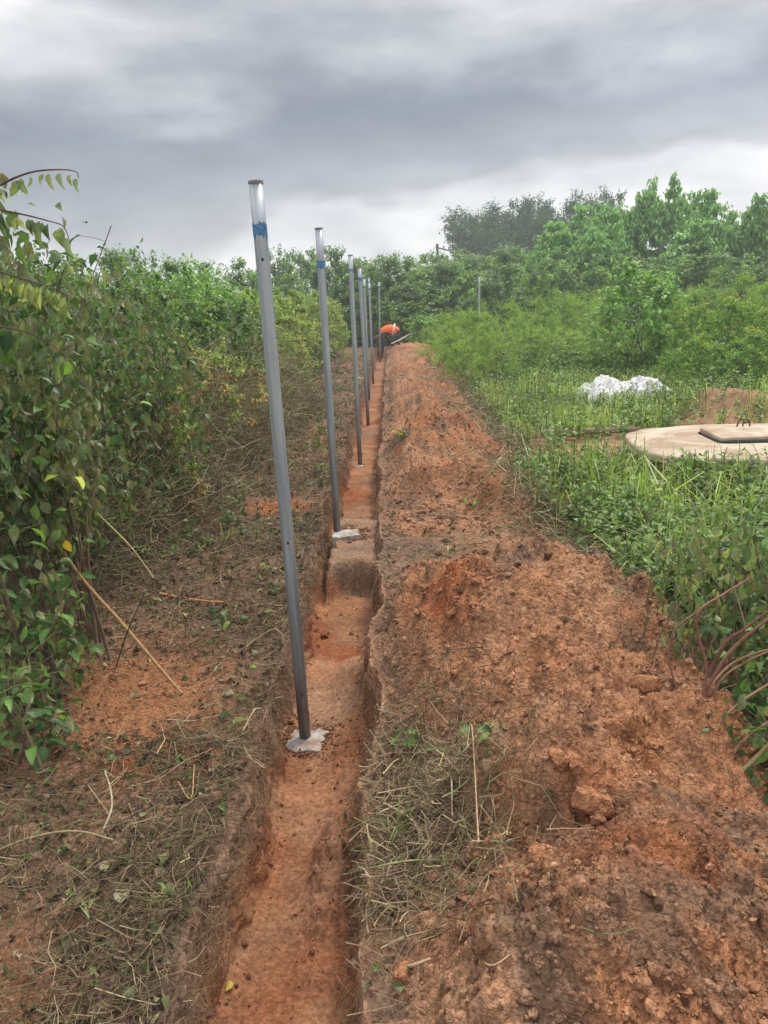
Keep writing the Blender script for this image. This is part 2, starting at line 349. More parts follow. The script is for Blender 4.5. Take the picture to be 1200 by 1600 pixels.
# crumbly undercut on trench walls
G = Z.reshape(nr, ncol); sl = np.abs(np.gradient(G, axis=1))/(np.abs(np.gradient(GX, axis=1))+1e-6)
wm = (np.clip(sl-1.2, 0, 1.5)/1.5).ravel()*(Y < 25)*(Y > 0)
X2 = X + wm*(.020*fbm(Y*1.0, Z*1.6, .10, 4, 301, .6)+.012*lumps(Y, Z*1.2, .05, 305, .8)*3*np.where(X < -.38, 1, -1))
Y2 = Y + wm*.012*fbm(Y, Z, .06, 3, 303)
V = np.stack([X2, Y2, Z], 1)
idx = np.arange(nr*ncol).reshape(nr, ncol)
Q = np.stack([idx[:-1, :-1], idx[:-1, 1:], idx[1:, 1:], idx[1:, :-1]], -1).reshape(-1, 4)
fx = X[Q].mean(1); fy = Y[Q].mean(1)
L_ = xl(fy); R_ = xr(fy)
intr = (fx > L_-.005) & (fx < R_+.005) & (fy > -.5) & (fy < 25.2)
wall = intr & (np.abs(Z[Q].max(1)-Z[Q].min(1)) > .004) & ((fx < L_+.09) | (fx > R_-.06))
hx = fx+.10*fbm(fx, fy, .6, 3, 41)
def region(m, name, label=None, cat=None, group=None, kind=None):
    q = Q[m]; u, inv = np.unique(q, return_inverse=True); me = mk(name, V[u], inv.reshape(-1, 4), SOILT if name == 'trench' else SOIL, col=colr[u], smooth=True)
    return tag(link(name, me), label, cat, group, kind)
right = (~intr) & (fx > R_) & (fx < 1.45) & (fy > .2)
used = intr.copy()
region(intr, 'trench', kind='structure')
hb = [(0.2, 2.5, 'nearest heap of crumbly red brown soil, filling the lower right foreground'),
      (2.5, 4.25, 'rounded heap of loose soil with an orange red patch, beside the first post'),
      (4.6, 8.2, 'low lumpy heap of dug soil right of the second and third posts'),
      (8.2, 12.8, 'flattened heap of dug earth beside the fourth post'),
      (12.8, 16.6, 'reddish heap of dug earth with a fallen branch against it'),
      (16.6, 25.4, 'farthest heap of dug soil, in front of the worker in orange')]
for a, b_, lb in hb:
    m_ = right & (fy >= a) & (fy < b_) & (fx < (1.45 if a < 2 else 1.2)); region(m_, 'soil_heap', lb, 'soil heap', 'heaps of dug soil along the trench'); used |= m_
m_ = (~used) & (((fx-4.2)/1.0)**2+((fy-9.1)/.9)**2 < 1); region(m_, 'soil_heap', 'small bare heap of red earth near the white sheet, behind the concrete slab', 'soil heap'); used |= m_
region(~used, 'ground', kind='structure')

# ------------------------------------------------------------------ soil clods
def ico(sub, seed, jit=.22, flat=.75):
    import bmesh
    bm = bmesh.new(); bmesh.ops.create_icosphere(bm, subdivisions=sub, radius=1)
    Vv = np.array([v.co[:] for v in bm.verts]); Fv = np.array([[v.index for v in f.verts] for f in bm.faces]); bm.free()
    r = np.random.RandomState(seed); d = 1+jit*(fbm(Vv[:, 0]+seed*3, Vv[:, 1]+Vv[:, 2]*1.7, .9, 3, seed)*2.2) + jit*.35*r.randn(len(Vv))
    Vv = Vv*d[:, None]
    for k in range(4):                       # chipped facets
        n = r.randn(3); n /= np.linalg.norm(n); s_ = Vv@n; cut = .62+.2*r.rand(); Vv = Vv-np.outer(np.maximum(s_-cut, 0)*.85, n)
    Vv[:, 2] *= flat; return Vv, Fv
def icolow(seed):
    p = (1+5**.5)/2; Vv = np.array([(-1, p, 0), (1, p, 0), (-1, -p, 0), (1, -p, 0), (0, -1, p), (0, 1, p), (0, -1, -p), (0, 1, -p), (p, 0, -1), (p, 0, 1), (-p, 0, -1), (-p, 0, 1)], float)/1.9
    Fv = np.array([(0, 11, 5), (0, 5, 1), (0, 1, 7), (0, 7, 10), (0, 10, 11), (1, 5, 9), (5, 11, 4), (11, 10, 2), (10, 7, 6), (7, 1, 8), (3, 9, 4), (3, 4, 2), (3, 2, 6), (3, 6, 8), (3, 8, 9), (4, 9, 5), (2, 4, 11), (6, 2, 10), (8, 6, 7), (9, 8, 1)])
    r = np.random.RandomState(seed); return Vv*(1+.22*r.randn(12, 1))*np.array([1, .85, .75]), Fv
def sample_ground(n, x0, x1, y0, y1, dens=None, r=rs, power=1.0):
    x = r.uniform(x0, x1, n); y = y0*(y1/y0)**(r.rand(n)**power) if power else r.uniform(y0, y1, n)
    if dens is not None:
        k = r.rand(n) < dens(x, y); x, y = x[k], y[k]
    return x, y
x, y = sample_ground(24000, -.1, 1.5, .95, 14, lambda x, y: (x > xr(y)+.02)*(.35+.65*(fbm(x, y, .4, 3, 401) > -.05))*(np.abs(y-4.35) > .3))
x2, y2 = sample_ground(2600, -.55, -.12, 1.2, 9, lambda x, y: .10+.9*np.exp(-(((x+.24)/.09)**2+((y-2.02)/.34)**2))+.9*np.exp(-(((x+.22)/.11)**2+((y-2.72)/.25)**2))+.6*(x < xl(y)+.09))
nf = 520; an_ = rs.rand(nf)*6.28; rr_ = .10+.035*rs.randn(nf); xf = np.concatenate([-.43+rr_*np.cos(an_), -.37+rr_*np.cos(an_)]); yf = np.concatenate([2.85+rr_*np.sin(an_), 5.12+rr_*np.sin(an_)]); x2 = np.concatenate([x2, xf]); y2 = np.concatenate([y2, yf])
x3, y3 = sample_ground(5000, -1.7, -.55, 1.2, 7, lambda x, y: (x < xl(y))*(.25+.75*np.exp(-(((x+1.05)/.45)**2+((y-2.6)/.6)**2))))
x = np.concatenate([x, x2, x3]); y = np.concatenate([y, y2, y3]); n = len(x)
sz = np.exp(rs.randn(n)*.5)*.0052*(.55+.45*np.clip(y/2.0, .8, 2.2)); sz = np.minimum(sz, .022); sz[len(x)-len(x3)-len(x2):] *= .75
z = H(x, y)+sz*.25; cc = soil_col(x, y, z)*.6+.4*BROWN*1.1; isf = (x > xl(y)) & (x < xr(y)); cc[isf] = soil_col(x[isf], y[isf], z[isf])*1.12; cc = cc*(1.05+.13*rs.randn(n, 1)).clip(.7, 1.4)
parts = []
for k in range(4):
    T, tf = ico(1, 50+k, .2) if False else (lambda q: (q[0], q[1]))(icolow(50+k)); m_ = np.arange(n) % 4 == k
    big_ = m_ & (sz > .012) & (y < 5); sm_ = m_ & ~big_
    for mm, (TT, ff) in ((big_, ico(2, 50+k, .3)), (sm_, (T, tf))):
        if mm.sum() == 0: continue
        kk = mm.sum(); ax = rs.randn(kk, 3); nr_ = rs.randn(kk, 3)
        ax[:, 2] *= .4; nr_ = np.tile([0, 0, 1.], (kk, 1))+.5*nr_
        v, f, c = batch(TT, ff, np.stack([x[mm], y[mm], z[mm]], 1), ax, nr_, sz[mm], cc[mm]); parts.append((v, f, c))
v, f, c = join(*parts); tag(link('loose_crumbs', mk('loose_crumbs', v, f, SOIL, col=c)), kind='stuff')
CL = []
for k in range(5):
    v, f = ico(3, 70+k, .34); v += .07*np.stack([fbm(v[:, 0]*3+v[:, 2], v[:, 1]*3, .6, 3, q) for q in (1, 2, 3)], 1); CL.append([mk('clod', v, f, SOIL, col=np.tile(cc_, (len(v), 1)), smooth=True) for cc_ in (BROWN*1.05, BROWN*.6+ORANGE*.4)])
n = 0
xs_, ys_ = sample_ground(400, .0, 1.3, 1.05, 5.5, lambda x, y: (x > xr(y)+.05)*(np.abs(x) < .5*y+.1)*.9)
for a, b_ in list(zip(xs_, ys_))[:70]:
    o = link('clod', CL[n % 5][n % 2 if n % 7 else 0]); s_ = random.uniform(.011, .021)*(.8+.12*b_); o.scale = (s_, s_*random.uniform(.7, 1), s_*random.uniform(.6, .9))
    o.location = (a, b_, HZ(a, b_)+s_*.3); o.rotation_euler = (random.uniform(-.4, .4), random.uniform(-.4, .4), random.uniform(0, 6.3))
    tag(o, 'fist sized rounded clod of dry soil lying on the dug heaps', 'clod', 'larger clods on the soil heaps'); n += 1
def slab_clod(px, py, z, dims, rz, label, colr_=None, tilt=(0, 0)):
    p = at(px, py, z); zz = HZ(p.x, p.y)
    v, f = ico(3, n+int(px), .10, 1.0); v = np.sign(v)*np.abs(v)**.5; v = v*np.array(dims)*.85*(1+.22*fbm(v[:, 0]*2, v[:, 1]*2+v[:, 2], .6, 4, 9)[:, None])
    o = link('clod', mk('clod', v, f, SOIL, col=np.tile(ORANGE*.8+BROWN*.25 if colr_ is None else colr_, (len(v), 1)), smooth=True))
    o.location = (p.x, p.y, zz+dims[2]*.25); o.rotation_euler = (tilt[0], tilt[1], rz); return tag(o, label, 'clod')
slab_clod(507, 996, -.3, (.026, .022, .022), .4, 'dark red clod lying alone on the trench floor behind the first post', RED*.9)
slab_clod(872, 1194, .28, (.026, .036, .030), .35, 'left thin upright slab of three cracked slabs on the near heap', tilt=(.2, -.5))
slab_clod(897, 1196, .28, (.022, .04, .028), .1, 'middle slab of the three cracked slabs on the near heap', tilt=(.1, -.3))
slab_clod(928, 1222, .28, (.065, .055, .035), -.3, 'broad flat cracked slab, rightmost of the three on the near heap', tilt=(-.3, .25))
slab_clod(845, 1290, .26, (.045, .035, .03), .9, 'dull brown angular clod below the cracked slabs')
slab_clod(940, 1130, .3, (.06, .045, .03), .2, 'wide flat clod above the cracked slabs on the near heap', tilt=(-.4, .1))
slab_clod(1010, 1062, .28, (.05, .05, .03), .5, 'angular orange brown clod on the right edge of the rounded heap', tilt=(-.3, .2))
slab_clod(628, 1462, .15, (.024, .032, .022), -.3, 'long rounded clod in the crumbly soil near the bottom centre')
slab_clod(576, 1186, -.02, (.032, .02, .02), .2, 'small bright orange red clod on the right lip of the trench', RED*1.4)

# ------------------------------------------------------------------ leaves, shoots, shrubs
def leafT(fold=.25, curl=.2, width=.36, ns=6, wave=.0, cordate=.5, seed=0):
    r = np.random.RandomState(seed); Vv = []; Ff = []
    for i in range(ns+1):
        t = i/ns; wd = width*(math.sin(math.pi*min(1, t**(.55+.25*(1-cordate))))**.85 if 0 < t < 1 else .02)
        yy = math.sin(curl*t)/curl if curl > .02 else t; zz = -(1-math.cos(curl*t))/curl if curl > .02 else 0
        f = fold*(1+.15*r.randn()); dz = wd*math.sin(f); dx = wd*math.cos(f); wv = wave*r.randn(2)*wd
        Vv += [(-dx, yy-.10*cordate*(t < .25), zz+dz+wv[0]), (0, yy, zz), (dx, yy-.10*cordate*(t < .25), zz+dz+wv[1])]
        if i < ns:
            a = i*3; Ff += [(a, a+1, a+4, a+3), (a+1, a+2, a+5, a+4)]
    return np.array(Vv), np.array(Ff)
T2 = (np.array([(0, 0, 0), (-.34, .42, .1), (0, 1, -.12), (.34, .42, .1)]), np.array([(0, 2, 1), (0, 3, 2)]))
T4 = (np.array([(0, 0, 0), (-.33, .35, .1), (.33, .35, .1), (0, .5, 0), (0, 1, -.18)]), np.array([(0, 3, 1), (0, 2, 3), (1, 3, 4), (3, 2, 4)]))
TF = (np.array([(0, 0, 0), (-.16, .42, .22), (0, 1, -.05), (.16, .42, .22)]), np.array([(0, 2, 1), (0, 3, 2)]))      # folded, wilted
G_MID = [(.055, .105, .030, 4), (.075, .135, .040, 3), (.040, .080, .030, 3), (.12, .17, .045, 1)]
G_DARK = [(.032, .066, .026, 4), (.045, .085, .030, 3), (.06, .11, .035, 1.5), (.025, .045, .02, 2)]
G_LIGHT = [(.12, .20, .045, 4), (.10, .17, .045, 3), (.15, .235, .06, 2), (.07, .12, .035, 1.5)]
G_GRASS = [(.25, .36, .075, 4), (.30, .38, .10, 2), (.18, .29, .06, 2), (.36, .35, .15, 1)]
G_WILT = [(.16, .19, .085, 3), (.20, .22, .10, 2), (.12, .15, .07, 3), (.22, .20, .09, 1)]
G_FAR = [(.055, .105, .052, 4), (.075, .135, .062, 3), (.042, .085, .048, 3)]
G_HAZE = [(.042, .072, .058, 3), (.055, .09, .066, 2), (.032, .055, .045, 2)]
G_BROWN = [(.20, .145, .085, 3), (.13, .09, .055, 3), (.28, .22, .13, 2), (.09, .065, .045, 2)]
G_LIT = [(.20, .15, .095, 4), (.29, .22, .14, 1.6), (.10, .075, .05, 5), (.38, .30, .19, .4), (.15, .15, .075, 1)]
G_STRAW = [(.30, .235, .145, 3), (.20, .15, .095, 3), (.40, .32, .20, 1), (.12, .09, .06, 3), (.22, .21, .11, 1)]
def bez(a, b_, c, k=6):
    t = np.linspace(0, 1, k)[None, :, None]; return a[:, None]*(1-t)**2+2*b_[:, None]*t*(1-t)+c[:, None]*t*t
def gen(seed, h, rad, ncl, nsh, nlv, ll, droop=.3, z0=.12, cl_r=.0, up=.5, prof='bush', shoot=4.0, spread=.4):
    r = np.random.RandomState(seed)
    zf = z0+(1-z0)*r.rand(ncl)**.8; th = r.rand(ncl)*6.283; rho = (.25+.75*r.rand(ncl))**.6
    if prof == 'bush': pr = np.sqrt(np.clip(1-((zf-.42)/.62)**2, .03, 1))
    elif prof == 'col': pr = .55+.45*np.sin(zf*7+seed)*.5
    elif prof == 'umb': pr = np.clip((zf-.25)*1.5, .15, 1); zf = .45+.55*np.round(zf*5)/5*.95+.03*r.randn(ncl)
    elif prof == 'tree': pr = np.sqrt(np.clip(1-((zf-.62)/.45)**2, .03, 1))
    lob = 1+.28*np.sin(th*3+seed)+.15*np.sin(th*5+seed*2)
    c = np.stack([rad*rho*pr*lob*np.cos(th), rad*rho*pr*lob*np.sin(th), zf*h*(1+.10*np.sin(th*2+seed*1.3))], 1)
    b0 = np.stack([rad*.18*r.randn(ncl), rad*.18*r.randn(ncl), np.zeros(ncl)], 1)*(1 if prof in ('bush', 'col') else .15)
    mid = np.stack([b0[:, 0]*.6+c[:, 0]*.3, b0[:, 1]*.6+c[:, 1]*.3, c[:, 2]*.7], 1)
    stems = bez(b0, mid, c)
    out_ = c-np.array([0, 0, h*.45]); out_ /= np.linalg.norm(out_, axis=1, keepdims=True)+1e-6
    cs = np.repeat(c, nsh, 0); d = np.repeat(out_, nsh, 0)*.7+r.randn(len(cs), 3)*.7+np.array([0, 0, up]); d /= np.linalg.norm(d, axis=1, keepdims=True)
    ln = ll*shoot*(.5+.8*r.rand(len(cs))); cs = cs+cl_r*r.randn(len(cs), 3)
    P = np.repeat(cs, nlv, 0); D = np.repeat(d, nlv, 0); Ln = np.repeat(ln, nlv); t = np.tile(np.linspace(.15, 1, nlv), len(cs))
    pos = P+D*(Ln*t)[:, None]; pos[:, 2] -= droop*.5*Ln*t*t
    sd_ = np.cross(D, r.randn(len(P), 3)); sd_ /= np.linalg.norm(sd_, axis=1, keepdims=True)+1e-6
    ax = D*.5+sd_*.9+np.array([0, 0, -droop*1.6])+.2*r.randn(len(P), 3); nm = np.array([0, 0, 1.])+.45*r.randn(len(P), 3)+.3*D
    pos += spread*ll*r.randn(len(P), 3)*.5; pos[:, 2] = np.maximum(pos[:, 2], .03)
    size = ll*(.6+.6*r.rand(len(P)))
    return pos, ax, nm, size, stems, c
def foliage_mesh(name, g, T, pal, r, mat=None, width=1.0, mix=None, topl=None):
    pos, ax, nm, size, stems, c = g; n_ = len(pos); col = pick(n_, pal, r, gain=VG)
    if mix:                                   # patches of a second kind of leaf colour
        p2, fr, sc = mix; m_ = fbm(pos[:, 0]+pos[:, 1]*.3, pos[:, 2]+pos[:, 1], sc, 2, 77) > fr; col[m_] = pick(int(m_.sum()), p2, r, gain=VG*.95)
    v, f, c_ = batch(T[0], T[1], pos, ax, nm, size, col, width)
    return mk(name, v, f, mat or LEAF, col=c_)
def stem_mesh(name, g, r0, colr_, k=None):
    st = g[4][:k] if k else g[4]; v, f, c_ = tubes(st, np.linspace(1, .35, st.shape[1])[None]*r0, 4, np.tile(colr_, (len(st), 1)))
    return mk(name, v, f, BARK, col=c_, smooth=True)
STEMC = np.array([.13, .105, .07])
PROTO = {}; VG = np.array([2.95, 2.75, 1.95])
def proto(kind, specs):
    L_ = []
    for (g, T, pal, r0, kw) in specs:
        r = np.random.RandomState(int(abs(g[0][:3].sum())*1000) % 9999)
        fm = foliage_mesh('foliage', g, T, pal, r, **{k: v for k, v in kw.items() if k in ('mat', 'width', 'mix')})
        sm = stem_mesh('stem' if kind not in ('droop', 'dark', 'tree') else 'trunk', g, r0, STEMC, kw.get('ks', 14))
        ex = None
        if 'flowers' in kw:
            pos = g[0]; k = np.argsort(-pos[:, 2]+.4*r.randn(len(pos)))[:kw['flowers']*6:6]; pp = pos[k]+np.array([0, 0, .03]); kk = len(pp)
            pet = []
            for a in range(6):
                an = a*math.pi/3; ax = np.tile([math.cos(an), math.sin(an), .15], (kk, 1))+.1*r.randn(kk, 3); pet.append(batch(T2[0], T2[1], pp, ax, np.tile([0, 0, 1.], (kk, 1)), .045*np.ones(kk), np.tile([.85, .52, .03], (kk, 1))))
            v, f, c_ = join(*pet); ex = mk('flowers', v, f, LEAF, col=c_)
        if kind in ('dark', 'droop', 'tree'):
            h_ = g[5][:, 2].max(); tp = np.array([[(0, 0, 0), (.05, .02, h_*.3), (-.04, .05, h_*.6), (.02, 0, h_*.85)]])
            v, f, c_ = tubes(tp, np.array([[.05, .04, .03, .012]])*h_/3, 7, np.array([STEMC])); v2, f2, c2 = tubes(g[4][:16], np.linspace(1, .3, 6)[None]*r0, 4, np.tile(STEMC, (len(g[4][:16]), 1)))
            v, f, c_ = join((v, f, c_), (v2, f2, c2)); sm = mk('trunk', v, f, BARK, col=c_, smooth=True)
        L_.append((fm, sm, g[5][:, 2].max(), np.percentile(np.hypot(g[0][:, 0], g[0][:, 1]), 96), ex, np.percentile(g[0][:, 2], 99.7)))
    PROTO[kind] = L_
proto('hedge', [(gen(s, 1.9, .85, 70, 6, 16, .085, .35), T4, G_DARK, .012, dict(mix=(G_MID, .15, .5))) for s in (1, 2, 3)])
proto('tangle', [(gen(s, 1.7, .8, 80, 6, 13, .06, .5), T2, G_WILT[1:]+G_MID[:2], .010, dict(mix=(G_BROWN, .12, .45), ks=50)) for s in (4, 5)])
proto('vine', [(gen(s, 1.7, .8, 80, 6, 16, .07, .45), T2, [(.10, .15, .045, 3), (.14, .18, .06, 2), (.07, .11, .04, 2)], .008, dict(mix=(G_WILT, .2, .5), ks=30)) for s in (6, 7)])
proto('feather', [(gen(s, 1.6, .8, 110, 8, 16, .042, .15, up=.9, shoot=6), T2, [(.105, .17, .05, 4), (.13, .20, .06, 3), (.075, .125, .04, 2)], .006, dict(width=.6, mix=(G_MID, .25, .5), ks=30)) for s in (8, 9)])
proto('broad', [(gen(s, 2.1, .9, 60, 6, 11, .125, .25), T4, [(.07, .145, .04, 3), (.09, .175, .05, 3), (.05, .10, .03, 2)], .012, dict()) for s in (10, 11)])
proto('flower', [(gen(s, 1.5, .95, 90, 6, 14, .065, .2), T2, [(.075, .14, .035, 3), (.10, .175, .045, 3), (.05, .10, .03, 2)], .008, dict(flowers=50)) for s in (12, 13)])
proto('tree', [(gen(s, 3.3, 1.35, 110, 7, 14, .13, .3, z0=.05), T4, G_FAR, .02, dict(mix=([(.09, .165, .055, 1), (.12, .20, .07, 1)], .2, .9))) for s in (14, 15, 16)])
proto('droop', [(gen(s, 5.0, 1.25, 75, 7, 10, .24, .75, z0=.25, up=.7, shoot=2.6), T4, [(.085, .17, .075, 3), (.105, .20, .09, 3), (.055, .115, .06, 3)], .025, dict(width=.9)) for s in (17, 18, 19)])
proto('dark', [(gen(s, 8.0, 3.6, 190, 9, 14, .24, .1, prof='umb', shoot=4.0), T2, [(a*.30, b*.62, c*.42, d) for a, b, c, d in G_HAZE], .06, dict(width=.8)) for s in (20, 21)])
AUTO = []; AUTOL = {'dark leafy bush in the hedge left of the trench', 'rounded bushy tree in the green belt below the right skyline', 'young tree with big drooping leaves in the row on the right skyline', 'green bush dotted with yellow flowers, beyond the concrete slab', 'light green feathery bush in the overgrown field right of the trench', 'dense dark green bushy tree closing off the end of the trench', 'dark flat topped tree far behind the bushes, right of the utility pole', 'yellow green vine covered bush along the left side of the trench', 'brownish wilting bush tangled with dry creepers at the front of the left hedge'}
def plant(kind, px, Y, pytop, wpx, label, cat='shrub', group=None, v=None, name=None, base=None, pcy=None):
    pr = PROTO[kind]; k = (v if v is not None else random.randrange(len(pr))) % len(pr); fm, sm, h0, r0, ex, top0 = pr[k]
    p = aty(px, (pcy or 560), Y); tp = aty(px, pytop, Y); zb = HZ(p.x, Y) if base is None else base
    hh = max(.2, tp.z-zb); wr = wpx/2*(Y/F)
    t_ = thing(name or {'tree': 'tree', 'droop': 'tree', 'dark': 'tree'}.get(kind, 'shrub'), (p.x, Y, zb-.02), label, cat, group, random.uniform(0, 6.3))
    t_.scale = (wr/r0, wr/r0, hh/top0); AUTO.append(t_) if label in AUTOL else None
    link(('crown' if kind in ('tree', 'droop', 'dark') else 'foliage'), fm, t_); link(('trunk' if kind in ('tree', 'droop', 'dark') else 'stems'), sm, t_)
    if ex: link('yellow_flowers', ex, t_)['kind'] = 'stuff'
    return t_
# far trees against the sky, right
for i, (px, Y, top, wp) in enumerate([(762, 60, 320, 130), (830, 62, 316, 110), (905, 58, 300, 110), (738, 64, 362, 70), (800, 55, 345, 110)]):
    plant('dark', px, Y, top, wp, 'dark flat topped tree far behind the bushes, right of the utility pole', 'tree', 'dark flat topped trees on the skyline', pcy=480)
for i, (px, Y, top, wp) in enumerate([(865, 27, 345, 110), (905, 28, 322, 100), (950, 28, 318, 110), (990, 27, 305, 90), (1025, 27, 276, 85), (1060, 28, 300, 90), (1100, 26, 298, 95), (1140, 27, 330, 90), (1170, 26, 306, 90), (1205, 27, 312, 90), (1250, 27, 318, 100), (1300, 28, 300, 110), (935, 25, 350, 100), (1075, 25, 345, 110)]):
    lb = 'young tree with big drooping leaves in the row on the right skyline' if i != 4 else 'tallest young tree of the right skyline, with drooping leaves'
    plant('droop', px, Y, top, wp, lb, 'tree', 'young trees with drooping leaves', pcy=480)
for i, (px, Y, top, wp) in enumerate([(700, 34, 392, 120), (745, 31, 398, 120), (800, 30, 385, 120), (850, 29, 372, 110), (905, 26, 385, 120), (960, 24, 395, 110), (1010, 24, 400, 110), (1085, 23, 395, 120), (1150, 23, 400, 120), (1215, 23, 395, 120), (1280, 24, 395, 130), (780, 25, 412, 110), (850, 24, 405, 110), (720, 27, 410, 100)]):
    plant('tree', px, Y, top, wp, 'rounded bushy tree in the green belt below the right skyline', 'tree', 'bushy trees in the right background', pcy=500)
# green wall at the end of the trench
for i, (px, Y, top, wp) in enumerate([(330, 27, 410, 110), (385, 28, 405, 110), (436, 29, 388, 90), (482, 30, 390, 80), (520, 28, 384, 100), (565, 28, 404, 110), (612, 27, 398, 110), (655, 28, 402, 110), (700, 27, 408, 110), (460, 25, 430, 110), (540, 26.5, 430, 110), (600, 26.3, 432, 110), (655, 26, 440, 120)]):
    lb = {2: 'round topped tree left of centre, seen between the first and second posts', 3: 'narrow topped tree seen just left of the second post'}.get(i, 'dense dark green bushy tree closing off the end of the trench')
    plant('tree', px, Y, top, wp, lb, 'tree', 'trees closing off the far end', pcy=520)
for i, (px, Y, top, wp) in enumerate([(640, 25.6, 478, 60), (560, 25.9, 500, 60), (668, 22, 490, 70), (612, 26, 488, 50)]):
    plant('broad', px, Y, top, wp, ['broad leaved shrub right behind the worker', 'low leafy shrub left of the worker behind the posts', 'light green broad leaved shrub right of the worker', 'dark leafy shrub directly above the worker'][i], 'shrub', pcy=540)
# right middle ground
for i, (px, Y, top, wp, kd) in enumerate([(700, 17, 486, 90, 'feather'), (742, 14.5, 476, 110, 'feather'), (790, 18, 470, 110, 'feather'), (835, 17, 462, 100, 'feather'), (880, 18, 452, 110, 'feather'), (925, 20, 450, 100, 'feather'), (1090, 18, 440, 120, 'feather'), (1150, 18, 425, 110, 'feather'), (1200, 17, 430, 110, 'feather'), (1260, 16, 440, 120, 'feather'),
        (690, 14.5, 520, 70, 'feather'), (720, 12.5, 530, 80, 'feather'), (775, 13.5, 500, 100, 'feather'), (830, 15, 505, 100, 'feather'), (885, 15.5, 512, 110, 'feather'), (940, 15, 505, 100, 'feather'), (1040, 14, 480, 110, 'feather')]):
    plant(kd, px, Y, top, wp, 'light green feathery bush in the overgrown field right of the trench', 'shrub', 'feathery bushes in the right field', pcy=560)
plant('broad', 992, 13.6, 408, 150, 'large rounded broad leaved bush standing alone behind the white sheet', 'shrub', v=0)
for i, (px, Y, top, wp) in enumerate([(1075, 12.6, 470, 120), (1130, 12.3, 462, 130), (1190, 12, 470, 140), (1255, 11.5, 475, 150), (1095, 11.2, 520, 110), (1165, 11.0, 512, 120), (960, 13.6, 540, 110), (900, 14, 545, 110)]):
    plant('flower', px, Y, top, wp, 'green bush dotted with yellow flowers, beyond the concrete slab', 'shrub', 'yellow flowering bushes', pcy=590)
# left hedge, receding along the trench
for i, (px, Y, top, wp, kd) in enumerate([(455, 20, 452, 110, 'vine'), (505, 22, 455, 80, 'vine'), (440, 16, 460, 120, 'vine'), (495, 17, 505, 80, 'vine'), (400, 14, 450, 130, 'vine'), (450, 13, 520, 90, 'vine'), (520, 20.5, 480, 60, 'vine')]):
    plant(kd, px, Y, top, wp, 'yellow green vine covered bush along the left side of the trench', 'shrub', 'vine covered bushes behind the first two posts', pcy=600)
for i, (px, Y, top, wp, kd) in enumerate([(350, 12, 420, 150, 'broad'), (300, 11, 405, 150, 'broad'), (215, 12, 395, 140, 'hedge'), (150, 13, 400, 160, 'tree'), (225, 14, 388, 130, 'tree'), (280, 14, 400, 130, 'tree'), (60, 11, 380, 200, 'hedge'), (100, 9, 390, 190, 'hedge'),
        (395, 10.5, 470, 130, 'hedge'), (330, 9, 455, 190, 'hedge'), (255, 8.2, 440, 200, 'hedge'), (180, 7.4, 430, 210, 'hedge'), (110, 6.5, 420, 240, 'hedge'), (20, 6.2, 400, 260, 'hedge'), (-90, 5.5, 380, 300, 'hedge')]):
    lb = {0: 'bright green bush with maple shaped leaves on top of the left hedge', 1: 'bright green leafy bush on the left skyline beside the first post', 3: 'dark tree rising behind the left hedge', 4: 'tree with a pointed top rising behind the left hedge'}.get(i, 'dark leafy bush in the hedge left of the trench')
    plant(kd, px, Y, top, wp, lb, 'tree' if kd == 'tree' else 'shrub', 'bushes of the left hedge', pcy=650)
for i, (px, Y, top, wp) in enumerate([(425, 9.8, 560, 90), (380, 8.6, 545, 130), (330, 7.4, 530, 170), (265, 6.6, 520, 190), (200, 5.8, 510, 200), (235, 5.3, 570, 170)]):
    plant('tangle', px, Y, top, wp, 'brownish wilting bush tangled with dry creepers at the front of the left hedge', 'shrub', 'wilting tangled bushes at the foot of the left hedge', pcy=700)

# ------------------------------------------------------------------ fence posts
GALV, t, b, o = newmat('galvanised_steel')
tcn = N(t, 'ShaderNodeTexCoord'); mp = N(t, 'ShaderNodeMapping'); mp.inputs['Scale'].default_value = (30, 30, 1.2); L(t, tcn.outputs['Object'], mp.inputs[0])
nn = N(t, 'ShaderNodeTexNoise'); nn.inputs['Scale'].default_value = 2.0; nn.inputs['Detail'].default_value = 6; L(t, mp.outputs[0], nn.inputs[0])
sp_ = noise(t, 45, 5, .7)
c1 = ramp(t, nn.outputs[0], [(.3, (.27, .31, .35)), (.55, (.40, .44, .48)), (.75, (.52, .56, .60))])
c1 = mixc(t, ramp(t, sp_, [(.62, (0, 0, 0)), (.72, (.8, .8, .8))]), c1, (.20, .21, .22))
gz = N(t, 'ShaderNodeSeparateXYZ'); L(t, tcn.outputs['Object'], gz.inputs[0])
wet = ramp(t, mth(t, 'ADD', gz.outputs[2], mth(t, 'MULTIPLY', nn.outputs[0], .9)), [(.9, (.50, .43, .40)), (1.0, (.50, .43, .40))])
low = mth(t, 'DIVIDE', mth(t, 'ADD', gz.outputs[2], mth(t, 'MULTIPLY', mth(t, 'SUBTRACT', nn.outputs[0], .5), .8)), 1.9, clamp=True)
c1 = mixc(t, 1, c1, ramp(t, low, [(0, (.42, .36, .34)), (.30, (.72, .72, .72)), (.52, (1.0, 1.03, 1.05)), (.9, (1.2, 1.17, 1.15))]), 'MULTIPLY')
mud = mth(t, 'MULTIPLY', ramp(t, noise(t, 22, 7, .7), [(.50, (0, 0, 0)), (.58, (.9, .9, .9))]), ramp(t, gz.outputs[2], [(.02, (1, 1, 1)), (.45, (0, 0, 0))]))
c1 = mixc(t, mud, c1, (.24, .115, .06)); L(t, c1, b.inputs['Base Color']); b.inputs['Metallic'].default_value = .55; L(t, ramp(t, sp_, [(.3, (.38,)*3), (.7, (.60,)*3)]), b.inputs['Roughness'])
BLUE = flat_mat('blue_paint', (.09, .24, .44), .65, var=.5, scale=90); HOLE = flat_mat('gap_shade_black', (.01, .01, .01), .9)  # the black stands in for shade in the gap under the hatch
